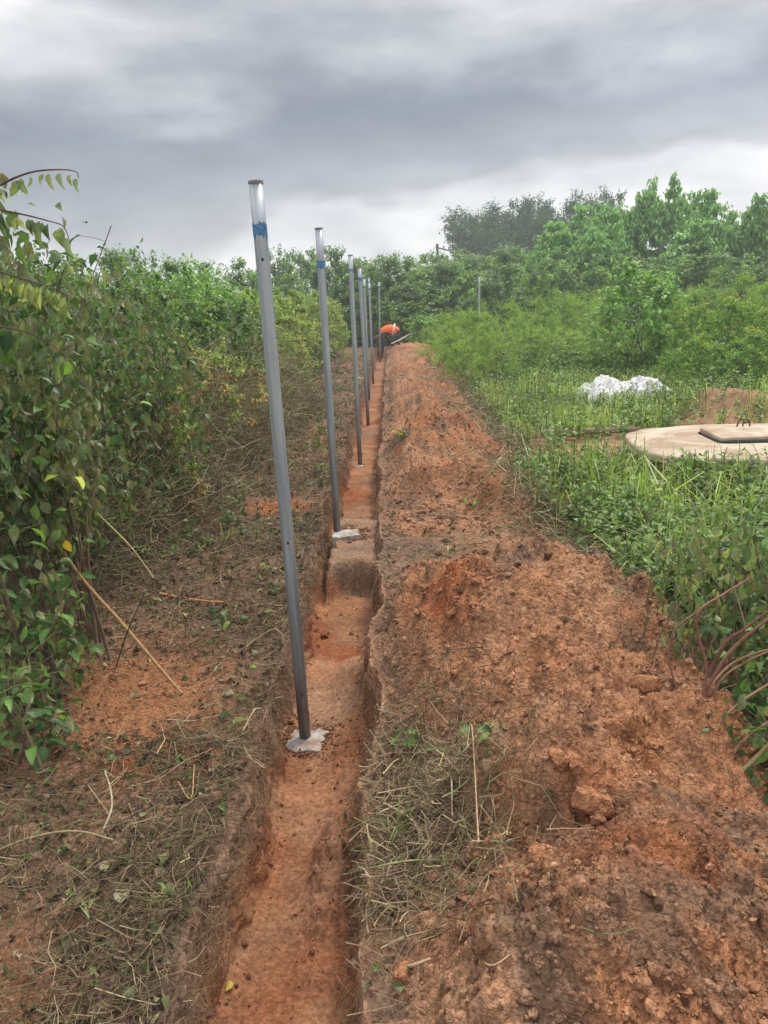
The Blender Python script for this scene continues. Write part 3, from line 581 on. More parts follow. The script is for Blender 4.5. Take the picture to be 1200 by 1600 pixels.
CONC = flat_mat('wet_concrete', (.40, .385, .35), .75, var=.22, scale=25, bmp=.5, bd=.004); t = CONC.node_tree; b = t.nodes['Principled BSDF']; c0 = b.inputs['Base Color'].links[0].from_socket
L(t, mixc(t, ramp(t, noise(t, 14, 7, .65), [(.45, (0, 0, 0)), (.62, (.85, .85, .85))]), c0, (.25, .13, .075)), b.inputs['Base Color']); RUST = flat_mat('rust', (.30, .27, .26), .9, var=.3, scale=60)
RP = .0245
def tube_with_holes(h, holes):
    """thick walled open tube with drilled holes facing the camera side (-Y)"""
    ns = 40; ang = np.arange(ns)*2*np.pi/ns - np.pi/2; zs = [-.1]
    hr = .0055
    lev = sorted(set([-.1, h]+[v for z_ in holes for v in (z_-hr, z_-hr*.4, z_+hr*.4, z_+hr)]+list(np.linspace(.2, h-.2, 12))))
    Vv = []
    for rr in (RP, RP-.003):
        for z_ in lev:
            # a rounded octagon, slightly wavy like a rolled tube
            for a in ang: k = rr*(1+.012*math.cos(8*a)); Vv.append((k*math.cos(a), k*math.sin(a), z_))
    nl = len(lev); Ff = []
    for s_ in (0, 1):
        for i in range(nl-1):
            mid = (lev[i]+lev[i+1])/2; hz = [z_ for z_ in holes if abs(mid-z_) < hr]
            for j in range(ns):
                if hz and (j in (0, ns-1)): continue
                a0 = s_*nl*ns+i*ns+j; a1 = s_*nl*ns+i*ns+(j+1) % ns; f = (a0, a1, a1+ns, a0+ns); Ff.append(f if s_ == 0 else f[::-1])
    for i in (0, nl-1):
        for j in range(ns):
            a0 = i*ns+j; a1 = i*ns+(j+1) % ns; b0 = a0+nl*ns; b1 = a1+nl*ns; Ff.append((a0, b0, b1, a1) if i == 0 else (a0, a1, b1, b0))
    return mk('tube', np.array(Vv), np.array(Ff), GALV, smooth=True)
HOLES = [.226, .888, 1.942]
TUBE = tube_with_holes(2.2, HOLES)
def ringband(z0, z1, drip, r_, seed, name, mat):
    ns = 40; r = np.random.RandomState(seed); Vv = []; Ff = []
    for k in range(4):
        for j in range(ns):
            a = j*2*np.pi/ns; zz = [z0-drip*max(0, r.randn())*1.0, z0+.004, z1-.004, z1+.004*r.randn()][k]; rr = r_*(1+.012*math.cos(8*(a-np.pi/2)))
            Vv.append((rr*math.cos(a), rr*math.sin(a), zz))
    for k in range(3):
        for j in range(ns): Ff.append((k*ns+j, k*ns+(j+1) % ns, (k+1)*ns+(j+1) % ns, (k+1)*ns+j))
    return mk(name, np.array(Vv), np.array(Ff), mat, smooth=True)
def rim_mesh():
    ns = 40; Vv = []; Ff = []
    prof = [(RP+.0006, 2.192), (RP+.0022, 2.194), (RP+.0022, 2.2025), (RP-.0036, 2.2025), (RP-.0036, 2.194)]
    for r_, z_ in prof:
        for j in range(ns): a = j*2*np.pi/ns; Vv.append((r_*math.cos(a), r_*math.sin(a), z_))
    for k in range(len(prof)-1):
        for j in range(ns): Ff.append((k*ns+j, k*ns+(j+1) % ns, (k+1)*ns+(j+1) % ns, (k+1)*ns+j))
    return mk('rim', np.array(Vv), np.array(Ff), RUST)
RIM = rim_mesh()
POSTS = [((-.43, 2.84, -.3), (-.46, 2.84, 1.91), 'nearest galvanised fence post, tallest, with a blue paint band and drilled holes'),
         ((-.44, 5.12, -.12), (-.45, 5.12, 1.95), 'second fence post from the front, standing in a ledge of undug soil'),
         ((-.42, 8.38, -.3), (-.42, 8.38, 1.96), 'third fence post from the front along the trench'),
         ((-.41, 11.16, -.3), (-.44, 11.16, 1.94), 'fourth fence post from the front, close to the two slimmer looking ones behind'),
         ((-.48, 14.04, -.3), (-.48, 14.04, 1.87), 'fifth fence post from the front, its top just right of the fourth'),
         ((-.47, 16.9, -.3), (-.47, 16.9, 1.86), 'sixth fence post, mostly hidden behind the fifth'),
         ((-.55, 19.99, -.3), (-.56, 19.99, 2.04), 'seventh fence post, second from the far end of the row'),
         ((-.40, 22.83, -.3), (-.35, 22.83, 1.99), 'farthest fence post, right in front of the worker in orange')]
def post(bp, tp, label, i, band=True):
    bp = Vector(bp); tp = Vector(tp); d = tp-bp; t_ = thing('fence_post', bp, label, 'fence post', 'galvanised fence posts')
    q = d.to_track_quat('Z', 'Y').to_matrix().to_4x4(); az = math.atan2(bp.x, bp.y)
    t_.matrix_world = Matrix.Translation(bp) @ (Matrix.Rotation(math.atan2(d.x, d.z), 4, 'Y')) @ Matrix.Rotation(-az, 4, 'Z'); k = d.length/2.2
    t_.scale = (1, 1, k)
    link('tube', TUBE, t_); link('rim', RIM, t_)
    if band: link('paint_band', ringband(1.945 if i == 1 else 2.025+.008*(i % 3), 1.990 if i == 1 else 2.062+.01*(i % 2), .012, RP+.0009, 5+i, 'paint_band', BLUE), t_)
    return t_
for i, (a, b_, lb) in enumerate(POSTS): post(a, b_, lb, i)
p = aty(749, 432, 18.5); q0 = aty(748, 480, 18.5); post((q0.x, 18.5, -.1), (p.x, 18.5, p.z), 'lone thin fence post sticking out of the bushes right of the trench', 9, False)
def footing(px, py, z, rx, ry, seed, label, h=.03, rz=.1):
    p = at(px, py, z); ns = 56; Vv = [(0, 0, h)]; Ff = []
    r = np.random.RandomState(seed); a = np.arange(ns)*2*np.pi/ns
    out_ = .86/np.maximum(np.abs(np.cos(a+.3)), np.abs(np.sin(a+.3)))**.8*(1+.16*fbm(np.cos(a)*1.3, np.sin(a)*1.3, .35, 5, seed, .7))
    for k, (f, hz) in enumerate(((.3, 1.), (.6, .96), (.85, .9), (.96, .7), (1.0, -3.2))):
        for j in range(ns):
            ff = f*out_[j]; X_, Y_ = rx*ff*math.cos(a[j]), ry*ff*math.sin(a[j]); Vv.append((X_, Y_, h*hz+(.012*float(fbm(np.array([X_]), np.array([Y_]), .04, 3, seed+4)[0]) if hz > 0 else 0)))
    tri = np.array([(0, 1+j, 1+(j+1) % ns) for j in range(ns)]); qd = np.array([(1+k*ns+j, 1+(k+1)*ns+j, 1+(k+1)*ns+(j+1) % ns, 1+k*ns+(j+1) % ns) for k in range(4) for j in range(ns)])
    o = link('concrete_footing', mk('concrete_footing', np.array(Vv), [tri, qd], CONC)); o.location = (p.x, p.y, HZ(p.x, p.y)); o.rotation_euler = (0, 0, rz); return tag(o, label, 'footing')
footing(477, 1153, -.28, .105, .10, 3, 'pale grey concrete footing around the base of the nearest post', .016)
footing(540, 838, -.10, .12, .09, 8, 'rough whitish concrete around the second post on the soil ledge', .02, .5)
footing(562, 726, -.28, .07, .06, 12, 'small patch of concrete at the base of the third post', .012)

# ------------------------------------------------------------------ dead grass, litter, roots
def straws(n, x, y, lmin, lmax, r0, pal, lift=.03, seed=0, k=4, bend=.35, ang=None, zoff=None, pitch=.25):
    r = np.random.RandomState(seed); n = len(x); L_ = r.uniform(lmin, lmax, n)*(.4+.6*r.rand(n)); an = r.rand(n)*6.283 if ang is None else ang+.5*r.randn(n)
    z = H(x, y)+(0 if zoff is None else zoff); t = np.linspace(-.5, .5, k); cur = bend*r.randn(n); pt = pitch*r.randn(n)
    dx, dy = np.cos(an), np.sin(an); off = (t[None]**2-.08)*cur[:, None]*L_[:, None]
    kink = r.randn(n, k)*.035*L_[:, None]
    PX = x[:, None]+dx[:, None]*t*L_[:, None]-dy[:, None]*(off+kink); PY = y[:, None]+dy[:, None]*t*L_[:, None]+dx[:, None]*(off+kink)
    PZ = z[:, None]+lift*np.abs(r.randn(n))[:, None]+(pt*L_)[:, None]*t+.04*L_[:, None]*r.randn(n, k)
    g = H(PX.ravel(), PY.ravel(), False).reshape(PX.shape); PZ = np.maximum(PZ, g+.004)
    rad = (r0*(.5+.8*r.rand(n)))[:, None]*np.linspace(1.1, .5, k)[None]*(.8+.12*y[:, None])
    return tubes(np.stack([PX, PY, PZ], -1), rad, 3, pick(n, pal, r, .2, 1.15))
def leftden(x, y):
    d = .55+1.1*(fbm(x, y, .5, 3, 501)+.15); d = d*(1-.93*np.exp(-(((x+1.02)/.36)**2+((y-2.72)/.42)**2)**2)) * (1-.9*np.exp(-(((x+.9)/.2)**2+((y-5.5)/.2)**2)))
    d = d*(1-.8*np.exp(-(((x+.98)/.22)**2+((y-1.25)/.2)**2)))
    d = d+.8*np.exp(-((x+.72)/.16)**2)*(y < 2.5)*(y > 1.4)+.55*np.exp(-(((x+1.2)/.45)**2+((y-4.4)/.6)**2)); d = d + .5*(x < -1.5)
    return np.clip(d*(x < xl(y)+.01), 0, 1)*np.where(y > 12, .6, 1)
def rightden(x, y):
    R_ = xr(y); d = .9*np.exp(-(((x-.06)/.19)**2+((y-1.95)/.42)**2)**1.5)+.35*np.exp(-((x-R_-.05)/.07)**2)+.6*np.exp(-(((x-.25)/.38)**2+((y-4.4)/.35)**2))
    d = d+.85*np.exp(-((x-1.12-.12*np.sin(y*2))/.20)**2)*(y > 3.0)*(y < 14)+.55*np.exp(-(((x-1.0)/.3)**2+((y-4.5)/.4)**2)) + .012
    return np.clip(d*(x > R_-.03), 0, 1)
xa, ya = sample_ground(50000, -2.6, -.5, 1.05, 22, leftden); xb, yb = sample_ground(24000, -.2, 1.7, 1.15, 14, rightden)
xh = .04+.13*rs.randn(1500); yh = 1.98+.26*rs.randn(1500); kh = (xh > xr(yh)-.03) & (yh > 1.3); xh, yh = xh[kh], yh[kh]
xg = rs.uniform(-1.35, -.56, 3800); yg = 1.1*(2.35/1.1)**rs.rand(3800); kg = (xg < xl(yg)) & (rs.rand(3800) < .35+.9*(fbm(xg, yg, .3, 3, 888)+.2)); xg, yg = xg[kg], yg[kg]
v, f, c = join(straws(0, xg, yg, .04, .18, .0012, [(.16, .12, .075, 4), (.10, .075, .05, 4), (.27, .21, .13, 1.5), (.13, .15, .06, 1)], .022, 19, pitch=.4, bend=.6), straws(0, xh, yh, .06, .24, .0016, G_STRAW, .03, 9, pitch=.4, bend=.5), straws(0, xa[::3], ya[::3], .05, .28, .0014, G_LIT, .022, 1), straws(0, xa[2::3], ya[2::3], .04, .20, .0012, G_LIT, .03, 17, pitch=.4, k=3), straws(0, xa[1::3], ya[1::3], .03, .12, .0008, G_LIT, .012, 7, k=3), straws(0, xb, yb, .04, .24, .0012, G_LIT, .018, 2))
tag(link('dry_stems', mk('dry_stems', v, f, DRY, col=c)), kind='stuff')
xa, ya = sample_ground(17000, -2.4, -.55, 1.15, 20, lambda x, y: leftden(x, y)*1.0); xb, yb = sample_ground(5000, -.15, 1.5, 1.3, 10, rightden)
xg2 = rs.uniform(-1.35, -.56, 2200); yg2 = 1.1*(2.4/1.1)**rs.rand(2200); kg = (xg2 < xl(yg2)) & (rs.rand(2200) < .3+.9*(fbm(xg2, yg2, .3, 3, 888)+.2)); xa = np.concatenate([xa, xb, xg2[kg]]); ya = np.concatenate([ya, yb, yg2[kg]]); k = len(xa)
colr_ = pick(k, [(.15, .11, .07, 4), (.23, .18, .11, 3), (.12, .13, .06, 3), (.40, .35, .22, 1.), (.08, .06, .045, 4), (.14, .21, .07, 1.2)])
parts = []
for q in range(4):
    T, tf = leafT(.5+.25*q, 1.2+.5*q, .34, 3, .25, .4, q); mm = np.arange(k) % 4 == q; kk = mm.sum()
    ax = rs.randn(kk, 3)*[1, 1, .35]; nm_ = rs.randn(kk, 3)*.7+[0, 0, .8]
    parts.append(batch(T, tf, np.stack([xa[mm], ya[mm], H(xa[mm], ya[mm])+.006], 1), ax, nm_, rs.uniform(.016, .052, kk)*(.8+.08*ya[mm]), colr_[mm]))
v, f, c = join(*parts); tag(link('leaf_litter', mk('leaf_litter', v, f, DRY, col=c)), kind='stuff')
# fine roots hanging out of the left and right cut faces
n_ = 1700; r = np.random.RandomState(31); y = 1.2*(9/1.2)**r.rand(n_); left = r.rand(n_) < .7
x = np.where(left, xl(y)+.012, xr(y)-.012); s_ = np.where(left, 1, -1); z0_ = -.02-.13*r.rand(n_)**1.3; k = 5; tt = np.linspace(0, 1, k)
Lr = r.uniform(.03, .13, n_); P = np.stack([x[:, None]+s_[:, None]*(.055*tt+.02*np.sin(3*tt+r.rand(n_)[:, None]*6)*r.rand(n_)[:, None]), y[:, None]+(Lr*r.randn(n_))[:, None]*tt*.8+.01*r.randn(n_, k), z0_[:, None]-Lr[:, None]*tt*r.uniform(.1, 1, n_)[:, None]+.006*r.randn(n_, k)], -1)
v, f, c = tubes(P, np.linspace(1, .4, k)[None]*(.0007+.0009*r.rand(n_))[:, None]*(.7+.2*y)[:, None], 3, pick(n_, [(.20, .13, .08, 3), (.32, .22, .14, 1), (.12, .08, .05, 3)], r))
tag(link('hanging_roots', mk('hanging_roots', v, f, DRY, col=c)), kind='stuff')
# tangle of cut creepers and canes heaped at the foot of the left hedge
n_ = 4200; r = np.random.RandomState(33); y = 3.9*(11/3.9)**r.rand(n_); hx_ = -1.75+.075*(y-4.5)
u = r.rand(n_); x = hx_-.55*u+.35*r.rand(n_); zt = (.08+1.15*u**.8)*(.35+.65*r.rand(n_)); Lr = r.uniform(.25, .9, n_); k = 7; tt = np.linspace(-.5, .5, k)
an = r.rand(n_)*6.28; dr = np.stack([np.cos(an)*.6, np.sin(an), -.9*r.rand(n_)+.15], 1); dr /= np.linalg.norm(dr, axis=1, keepdims=True); cu = r.randn(n_, 3)*.5
P = np.stack([x, y, zt], 1)[:, None]+Lr[:, None, None]*(dr[:, None]*tt[None, :, None]+cu[:, None]*(tt[None, :, None]**2-.1)+.02*r.randn(n_, k, 3)); P[:, :, 2] = np.maximum(P[:, :, 2], .02)
m2 = 1500; y2 = 3.6*(14/3.6)**r.rand(m2); x2_ = .98+.12*np.sin(y2*2)+.17*r.randn(m2); L2 = r.uniform(.12, .5, m2); a2 = r.rand(m2)*6.28
d2 = np.stack([np.cos(a2), np.sin(a2), .35*r.randn(m2)], 1); c2_ = r.randn(m2, 3)*.5; b2 = np.stack([x2_, y2, H(x2_, y2, False)+.02+.16*r.rand(m2)**2], 1)
P2 = b2[:, None]+L2[:, None, None]*(d2[:, None]*tt[None, :, None]+c2_[:, None]*(tt[None, :, None]**2-.1)+.02*r.randn(m2, k, 3))
P = np.concatenate([P, P2]); y = np.concatenate([y, y2]); n_ += m2
v, f, c = tubes(P, np.linspace(1, .5, k)[None]*(.0013+.0016*r.rand(n_))[:, None]*(.8+.06*y)[:, None], 3, pick(n_, [(.19, .15, .09, 3), (.36, .31, .20, 2.2), (.12, .10, .06, 2), (.20, .21, .10, 1.5)], r, .2, 1.2))
tag(link('cut_creepers', mk('cut_creepers', v, f, DRY, col=c)), kind='stuff')

# ------------------------------------------------------------------ grass and low weeds
def blades(x, y, hmin, hmax, wd, pal, seed, lean=.5):
    r = np.random.RandomState(seed); n = len(x); h = r.uniform(hmin, hmax, n)*(.45+.55*r.rand(n))*(.85+.75*fbm(x, y, .35, 3, 640)); an = r.rand(n)*6.283; z = H(x, y)-.01
    d = np.stack([np.cos(an), np.sin(an), 0*an], 1); s_ = np.stack([-np.sin(an), np.cos(an), 0*an], 1); le = (lean*np.abs(r.randn(n)))[:, None]
    w_ = (wd*(.6+.7*r.rand(n)))[:, None]; b_ = np.stack([x, y, z], 1); up = np.array([[0, 0, 1.]]); hh = h[:, None]
    p1 = b_+up*hh*.5+d*hh*le*.18; p2 = b_+up*hh*(.86-.15*le.clip(0, 1.2))+d*hh*le*.5; p3 = b_+up*hh*(1-.45*le.clip(0, 1.5))+d*hh*le*.95
    Vv = np.stack([b_-s_*w_*.6, b_+s_*w_*.6, p1-s_*w_, p1+s_*w_, p2-s_*w_*.7, p2+s_*w_*.7, p3], 1).reshape(-1, 3)
    F0 = np.array([(0, 1, 3), (0, 3, 2), (2, 3, 5), (2, 5, 4), (4, 5, 6)]); Fc = (F0[None]+(np.arange(n)*7)[:, None, None]).reshape(-1, 3)
    return Vv, Fc, np.repeat(pick(n, pal, r, .2)*(1+.9*fbm(x, y, .5, 3, 641))[:, None]*np.array([1, 1, 1.]), 7, 0).clip(.01, .8)
def field(x, y):
    e = .93+.14*np.sin(y*1.9)+.10*np.sin(y*.7+1)+.2*ss(4, 2.5, y); d = ss(e, e+.35, x)*ss(2.9, 3.6, y+.7*(x-1.2))
    d = d*(1-.93*np.clip(.85*np.exp(-(((x-4.2)/.8)**2+((y-9.2)/.6)**2)) + np.exp(-(((x-1.95)/.75)**2+((y-7.35)/.45)**2)) + .8*np.exp(-(((x-3.3)/1.6)**2+((y-8.1)/.35)**2)), 0, 1))
    return d*(~((x > 2.0) & (x < 5.2) & (y > 5.75) & (y < 7.75)))
SLAB0 = lambda x, y: 1
def fsamp(n, x0, x1, y0, y1, seed, sc=.6, lo=.1):
    r = np.random.RandomState(seed); x, y = sample_ground(n, x0, x1, y0, y1, lambda x, y: field(x, y)*np.clip(lo+1.6*(fbm(x, y, sc, 3, seed)+.25), 0, 1), r); return x, y
xa, ya = fsamp(9500, .9, 4.2, 3.0, 6.0, 61); xb, yb = fsamp(15000, 1.2, 4.4, 8.0, 13.5, 62, .7, .15); xc, yc = fsamp(7000, 1.2, 9, 6, 30, 63)
xd, yd = sample_ground(2200, -1.8, -.60, 4.5, 24, lambda x, y: (fbm(x, y, .4, 2, 64) > .15)*1.0)
parts = [blades(xa, ya, .18, .60, .0042, G_GRASS, 1, .8), blades(xb, yb, .18, .46, .0045, [(.34, .43, .12, 3), (.27, .37, .09, 3), (.42, .44, .20, 1)], 2, .8), blades(xc, yc, .12, .40, .007, G_GRASS+G_LIGHT, 3), blades(xd, yd, .04, .16, .004, G_GRASS, 4, .8)]
v, f, c = join(*parts); tag(link('grass', mk('grass', v, f, LEAF, col=c)), kind='stuff')
def weedlets(x, y, hh, ll, pal, seed, per=9):
    r = np.random.RandomState(seed); n = len(x); z = H(x, y); X_ = np.repeat(x, per); Y_ = np.repeat(y, per); h_ = np.repeat(hh*(.5+.7*r.rand(n)), per)
    t_ = np.tile(np.linspace(.25, 1, per), n); an = r.rand(n*per)*6.28; l_ = ll*(.6+.6*r.rand(n*per))*(1.15-.4*t_)
    lean = np.repeat(r.randn(n, 2)*.25, per, 0); pos = np.stack([X_+lean[:, 0]*h_*t_, Y_+lean[:, 1]*h_*t_, np.repeat(z, per)+h_*t_], 1)
    ax = np.stack([np.cos(an), np.sin(an), .1+.4*r.randn(n*per)], 1); nm_ = np.array([0, 0, 1.])+.4*r.randn(n*per, 3)
    parts = [batch(T4[0], T4[1], pos, ax, nm_, l_, pick(n*per, pal, r))]
    st = np.stack([np.stack([x, y, z], 1), np.stack([x+lean[::per, 0]*h_[::per], y+lean[::per, 1]*h_[::per], z+h_[::per]], 1)], 1)
    parts.append(tubes(st, .0015*(1+.1*y)[:, None]*np.ones((n, 2)), 3, pick(n, [(.12, .14, .06, 1)], r))); return parts
xa, ya = fsamp(6500, .9, 4.4, 2.8, 6.1, 71); xb, yb = fsamp(4800, 1.2, 7.5, 6.1, 16, 72, .7, .35); xc, yc = sample_ground(620, -1.7, -.6, 3.5, 24, lambda x, y: (fbm(x, y, .5, 2, 73) > .1)*(np.hypot(x+1.1, y-3.75) > .42)*1.)
xe, ye = sample_ground(420, .95, 1.35, 3.3, 12, lambda x, y: (fbm(x, y, .5, 2, 75) > -.05)*1.)
LIGHT2 = [(.18, .30, .07, 3), (.23, .36, .09, 2), (.12, .21, .055, 2)]
parts = weedlets(xa, ya, .26, .066, LIGHT2+[(.16, .24, .07, 1)], 1)+weedlets(xb, yb, .26, .075, LIGHT2, 2)+weedlets(xc, yc, .10, .05, G_LIGHT, 3, 8)+weedlets(xe, ye, .16, .055, G_MID+G_LIGHT, 4, 9)
v, f, c = join(*parts); tag(link('weeds', mk('weeds', v, f, LEAF, col=c)), kind='stuff')
# low growth under the left hedge and among the far shrubs
xs1, ys1 = sample_ground(2600, -5, -1.55, 4.2, 25, lambda x, y: (x < -1.8+.055*(y-4.5))*1., power=.8); xs2, ys2 = sample_ground(2200, .95, 12, 13.5, 27, lambda x, y: (x > 1.1)*1.)
parts = weedlets(xs1, ys1, .45, .095, [(a*1.3, b_*1.3, c_*1.3, w_) for a, b_, c_, w_ in G_MID], 5, 6)+weedlets(xs2, ys2, .6, .11, LIGHT2, 6, 8)
v, f, c = join(*parts); tag(link('undergrowth', mk('undergrowth', v, f, LEAF, col=c)), kind='stuff')

# ------------------------------------------------------------------ concrete slab, sheet, logs
PALE = flat_mat('weathered_concrete', (.50, .42, .32), .9, var=.16, scale=5, bmp=.5, bd=.006)
t = PALE.node_tree; b = t.nodes['Principled BSDF']; c0 = b.inputs['Base Color'].links[0].from_socket
st_ = ramp(t, noise(t, 2.2, 8, .65, dist=.8), [(.42, (0, 0, 0)), (.62, (.85, .85, .85))]); L(t, mixc(t, st_, c0, (.30, .20, .13)), b.inputs['Base Color'])
GREYC = flat_mat('grey_concrete', (.26, .23, .19), .9, var=.3, scale=6, bmp=.5, bd=.008)  # lower ring colour, darker and greyer than the top slab
def slab(name, hx, hy, rad, z0, z1, mat, seed, parent, dent=None, rough=.02):
    """rounded slab with an uneven rim and worn top edge"""
    ns = 96; a = np.arange(ns)*2*np.pi/ns; e = 2/rad
    ox = np.sign(np.cos(a))*np.abs(np.cos(a))**e*hx; oy = np.sign(np.sin(a))*np.abs(np.sin(a))**e*hy
    w_ = 1+rough*fbm(np.cos(a)*2, np.sin(a)*2, .6, 4, seed); ox *= w_; oy *= w_
    rings = [(1.0, z0), (1.0, z1-.02), (.992, z1-.006), (.975, z1)]+[(f, z1+.004) for f in (.9, .75, .6, .45, .3, .15)]
    Vv = [(0, 0, z1+.004)]; Ff = []
    for f, z_ in rings:
        X_, Y_ = ox*f, oy*f; zz = z_+(.010*fbm(X_, Y_, .4, 3, seed+1) if z_ > z1-.03 else .008*fbm(X_, Y_, .2, 3, seed+2))
        Vv += list(zip(X_, Y_, zz))
    for k in range(len(rings)-1):
        for j in range(ns): Ff.append((1+k*ns+j, 1+k*ns+(j+1) % ns, 1+(k+1)*ns+(j+1) % ns, 1+(k+1)*ns+j))
    l_ = 1+(len(rings)-1)*ns; tri = np.array([(0, l_+j, l_+(j+1) % ns) for j in range(ns)])
    return link(name, mk(name, np.array(Vv), [np.array(Ff), tri], mat), parent)
sx, sy = 3.66, 6.72
t_ = thing('tank_cover', (sx, sy, 0), 'round ended pale concrete slab over a pit, with a square hatch on it', 'concrete slab', rz=-.03)
slab('lower_ring', 1.44, .82, 3.0, -.1, .088, GREYC, 3, t_, rough=.03); s2 = slab('top_slab', 1.52, .86, 3.3, .09, .165, PALE, 5, t_, rough=.05)
ht = slab('hatch', .34, .25, 14, .0, .035, PALE, 9, t_, rough=.01); ht.location = (-.46, .14, .182); ht.rotation_euler = (.03, .0, .05)
fr = slab('hatch_gap_shade', .36, .30, 12, 0, .010, HOLE, 11, t_, rough=.02); fr.location = (-.46, .12, .168)  # black plate painted in for the shaded gap beneath the hatch
hv = [np.array([[(-.06, 0, 0), (-.05, 0, .05), (-.02, .01, .065), (.02, 0, .06), (.05, 0, .045), (.06, 0, 0)]]), np.array([[(-.02, -.03, .01), (-.01, -.01, .04), (.01, .02, .05), (.03, .04, .02)]])]
v, f, c = join(*[tubes(h_, .007, 6, np.array([[.09, .05, .035]])) for h_ in hv]); h_ = link('handle', mk('handle', v, f, BARK, col=c, smooth=True), ht); h_.location = (.02, .12, .055)
SHEET = flat_mat('white_sheeting', (.66, .66, .66), .6, var=.10, scale=8, bmp=.8, bd=.03)
nu, nv = 110, 60; U, W_ = np.meshgrid(np.linspace(-1, 1, nu), np.linspace(-1, 1, nv)); u = U.ravel(); w2 = W_.ravel()
edge_ = 1+.22*fbm(np.arctan2(w2, u)*1.3, u*0, .5, 3, 91); rr = np.sqrt(np.minimum(u*u+w2*w2*.9, 4)); prof = np.clip(1-rr**3*.8, 0, 1)
rid = 1-np.abs(fbm(u*1.2, w2*.9, .5, 2, 92))*3.2; rid2 = 1-np.abs(fbm(u*1.6, w2, .22, 2, 93))*3
hz = prof**.8*(.13+.035*np.clip(rid, -1, 1)+.06*np.exp(-((u-.55)/.3)**2)+.06*np.exp(-((u+.35)/.3)**2)-.03*np.exp(-((u-.1)/.16)**2))+.045*rid2*(prof > .02)+.03*np.abs(fbm(u, w2, .10, 3, 94))
V_ = np.stack([u*.60*edge_, w2*.36*edge_, np.maximum(hz, .006+.01*rid2)], 1); V_[:, 0] += .02*rid2
g_ = np.arange(nu*nv).reshape(nv, nu); q_ = np.stack([g_[:-1, :-1], g_[:-1, 1:], g_[1:, 1:], g_[1:, :-1]], -1).reshape(-1, 4)
keep = ((u*u+w2*w2*.9)[q_].max(1) < 1.05); o = link('plastic_sheet', mk('plastic_sheet', V_, q_[keep], SHEET, smooth=True))
o.modifiers.new('thickness', 'SOLIDIFY').thickness = .004
p = at(966, 628, 0); o.location = (p.x, p.y, HZ(p.x, p.y)+.04); o.scale = (1.12, 1.3, 1.35); tag(o, 'crumpled white plastic sheet lying in the grass behind the concrete slab', 'plastic sheet')
def polytube(name, pts, radii, colr_, label=None, cat=None, parent=None, sides=7, sub=4, seed=0, group=None, wob=.0):
    P = np.array([tuple(q) for q in pts], float); r = np.random.RandomState(seed); n_ = len(P); k = (n_-1)*sub+1; tt = np.linspace(0, n_-1, k)
    i = np.clip(np.floor(tt).astype(int), 0, n_-2); u = (tt-i)[:, None]; Pm = np.vstack([2*P[0]-P[1], P, 2*P[-1]-P[-2]]); a, b_, c_, d_ = Pm[i], Pm[i+1], Pm[i+2], Pm[i+3]
    S = .5*(2*b_+(c_-a)*u+(2*a-5*b_+4*c_-d_)*u*u+(-a+3*b_-3*c_+d_)*u**3); S += wob*r.randn(k, 3)*np.mean(radii)
    rad = np.interp(tt, np.linspace(0, n_-1, len(radii)), radii)*(1+.06*r.randn(k)); org = P[0].copy() if parent is None else np.array(parent.location)
    v, f, c = tubes(S[None]-org, rad[None], sides, np.array([colr_])); m_ = len(v); n0 = sides
    v = np.vstack([v, S[:1]-org, S[-1:]-org]); c = np.vstack([c, c[:2]]); caps = np.array([(m_, j, (j+1) % n0) for j in range(n0)]+[(m_+1, m_-n0+(j+1) % n0, m_-n0+j) for j in range(n0)])
    o = link(name, mk(name, v, [f, caps], BARK, col=c, smooth=True), parent)
    if parent is None: o.location = org
    return tag(o, label, cat, group)
def G(px, py, dz=.01):
    p = at(px, py, 0)
    for _ in range(6): p = at(px, py, HZ(p.x, p.y))
    return (p.x, p.y, HZ(p.x, p.y)+dz)
polytube('log', [G(845, 684, .05), G(905, 682, .05), G(1005, 679, .05)], [.03, .038, .032], (.33, .26, .19), 'long pale grey log lying on the bare earth left of the concrete slab', 'log')
polytube('log', [G(853, 691, .03), G(900, 692, .03)], [.022, .018], (.45, .22, .10), 'short orange brown stick below the long log, left of the slab', 'stick')
polytube('plank', [G(948, 672, .04), G(985, 670, .05)], [.02, .016], (.60, .55, .47), 'thin whitish stick above the long log', 'stick')
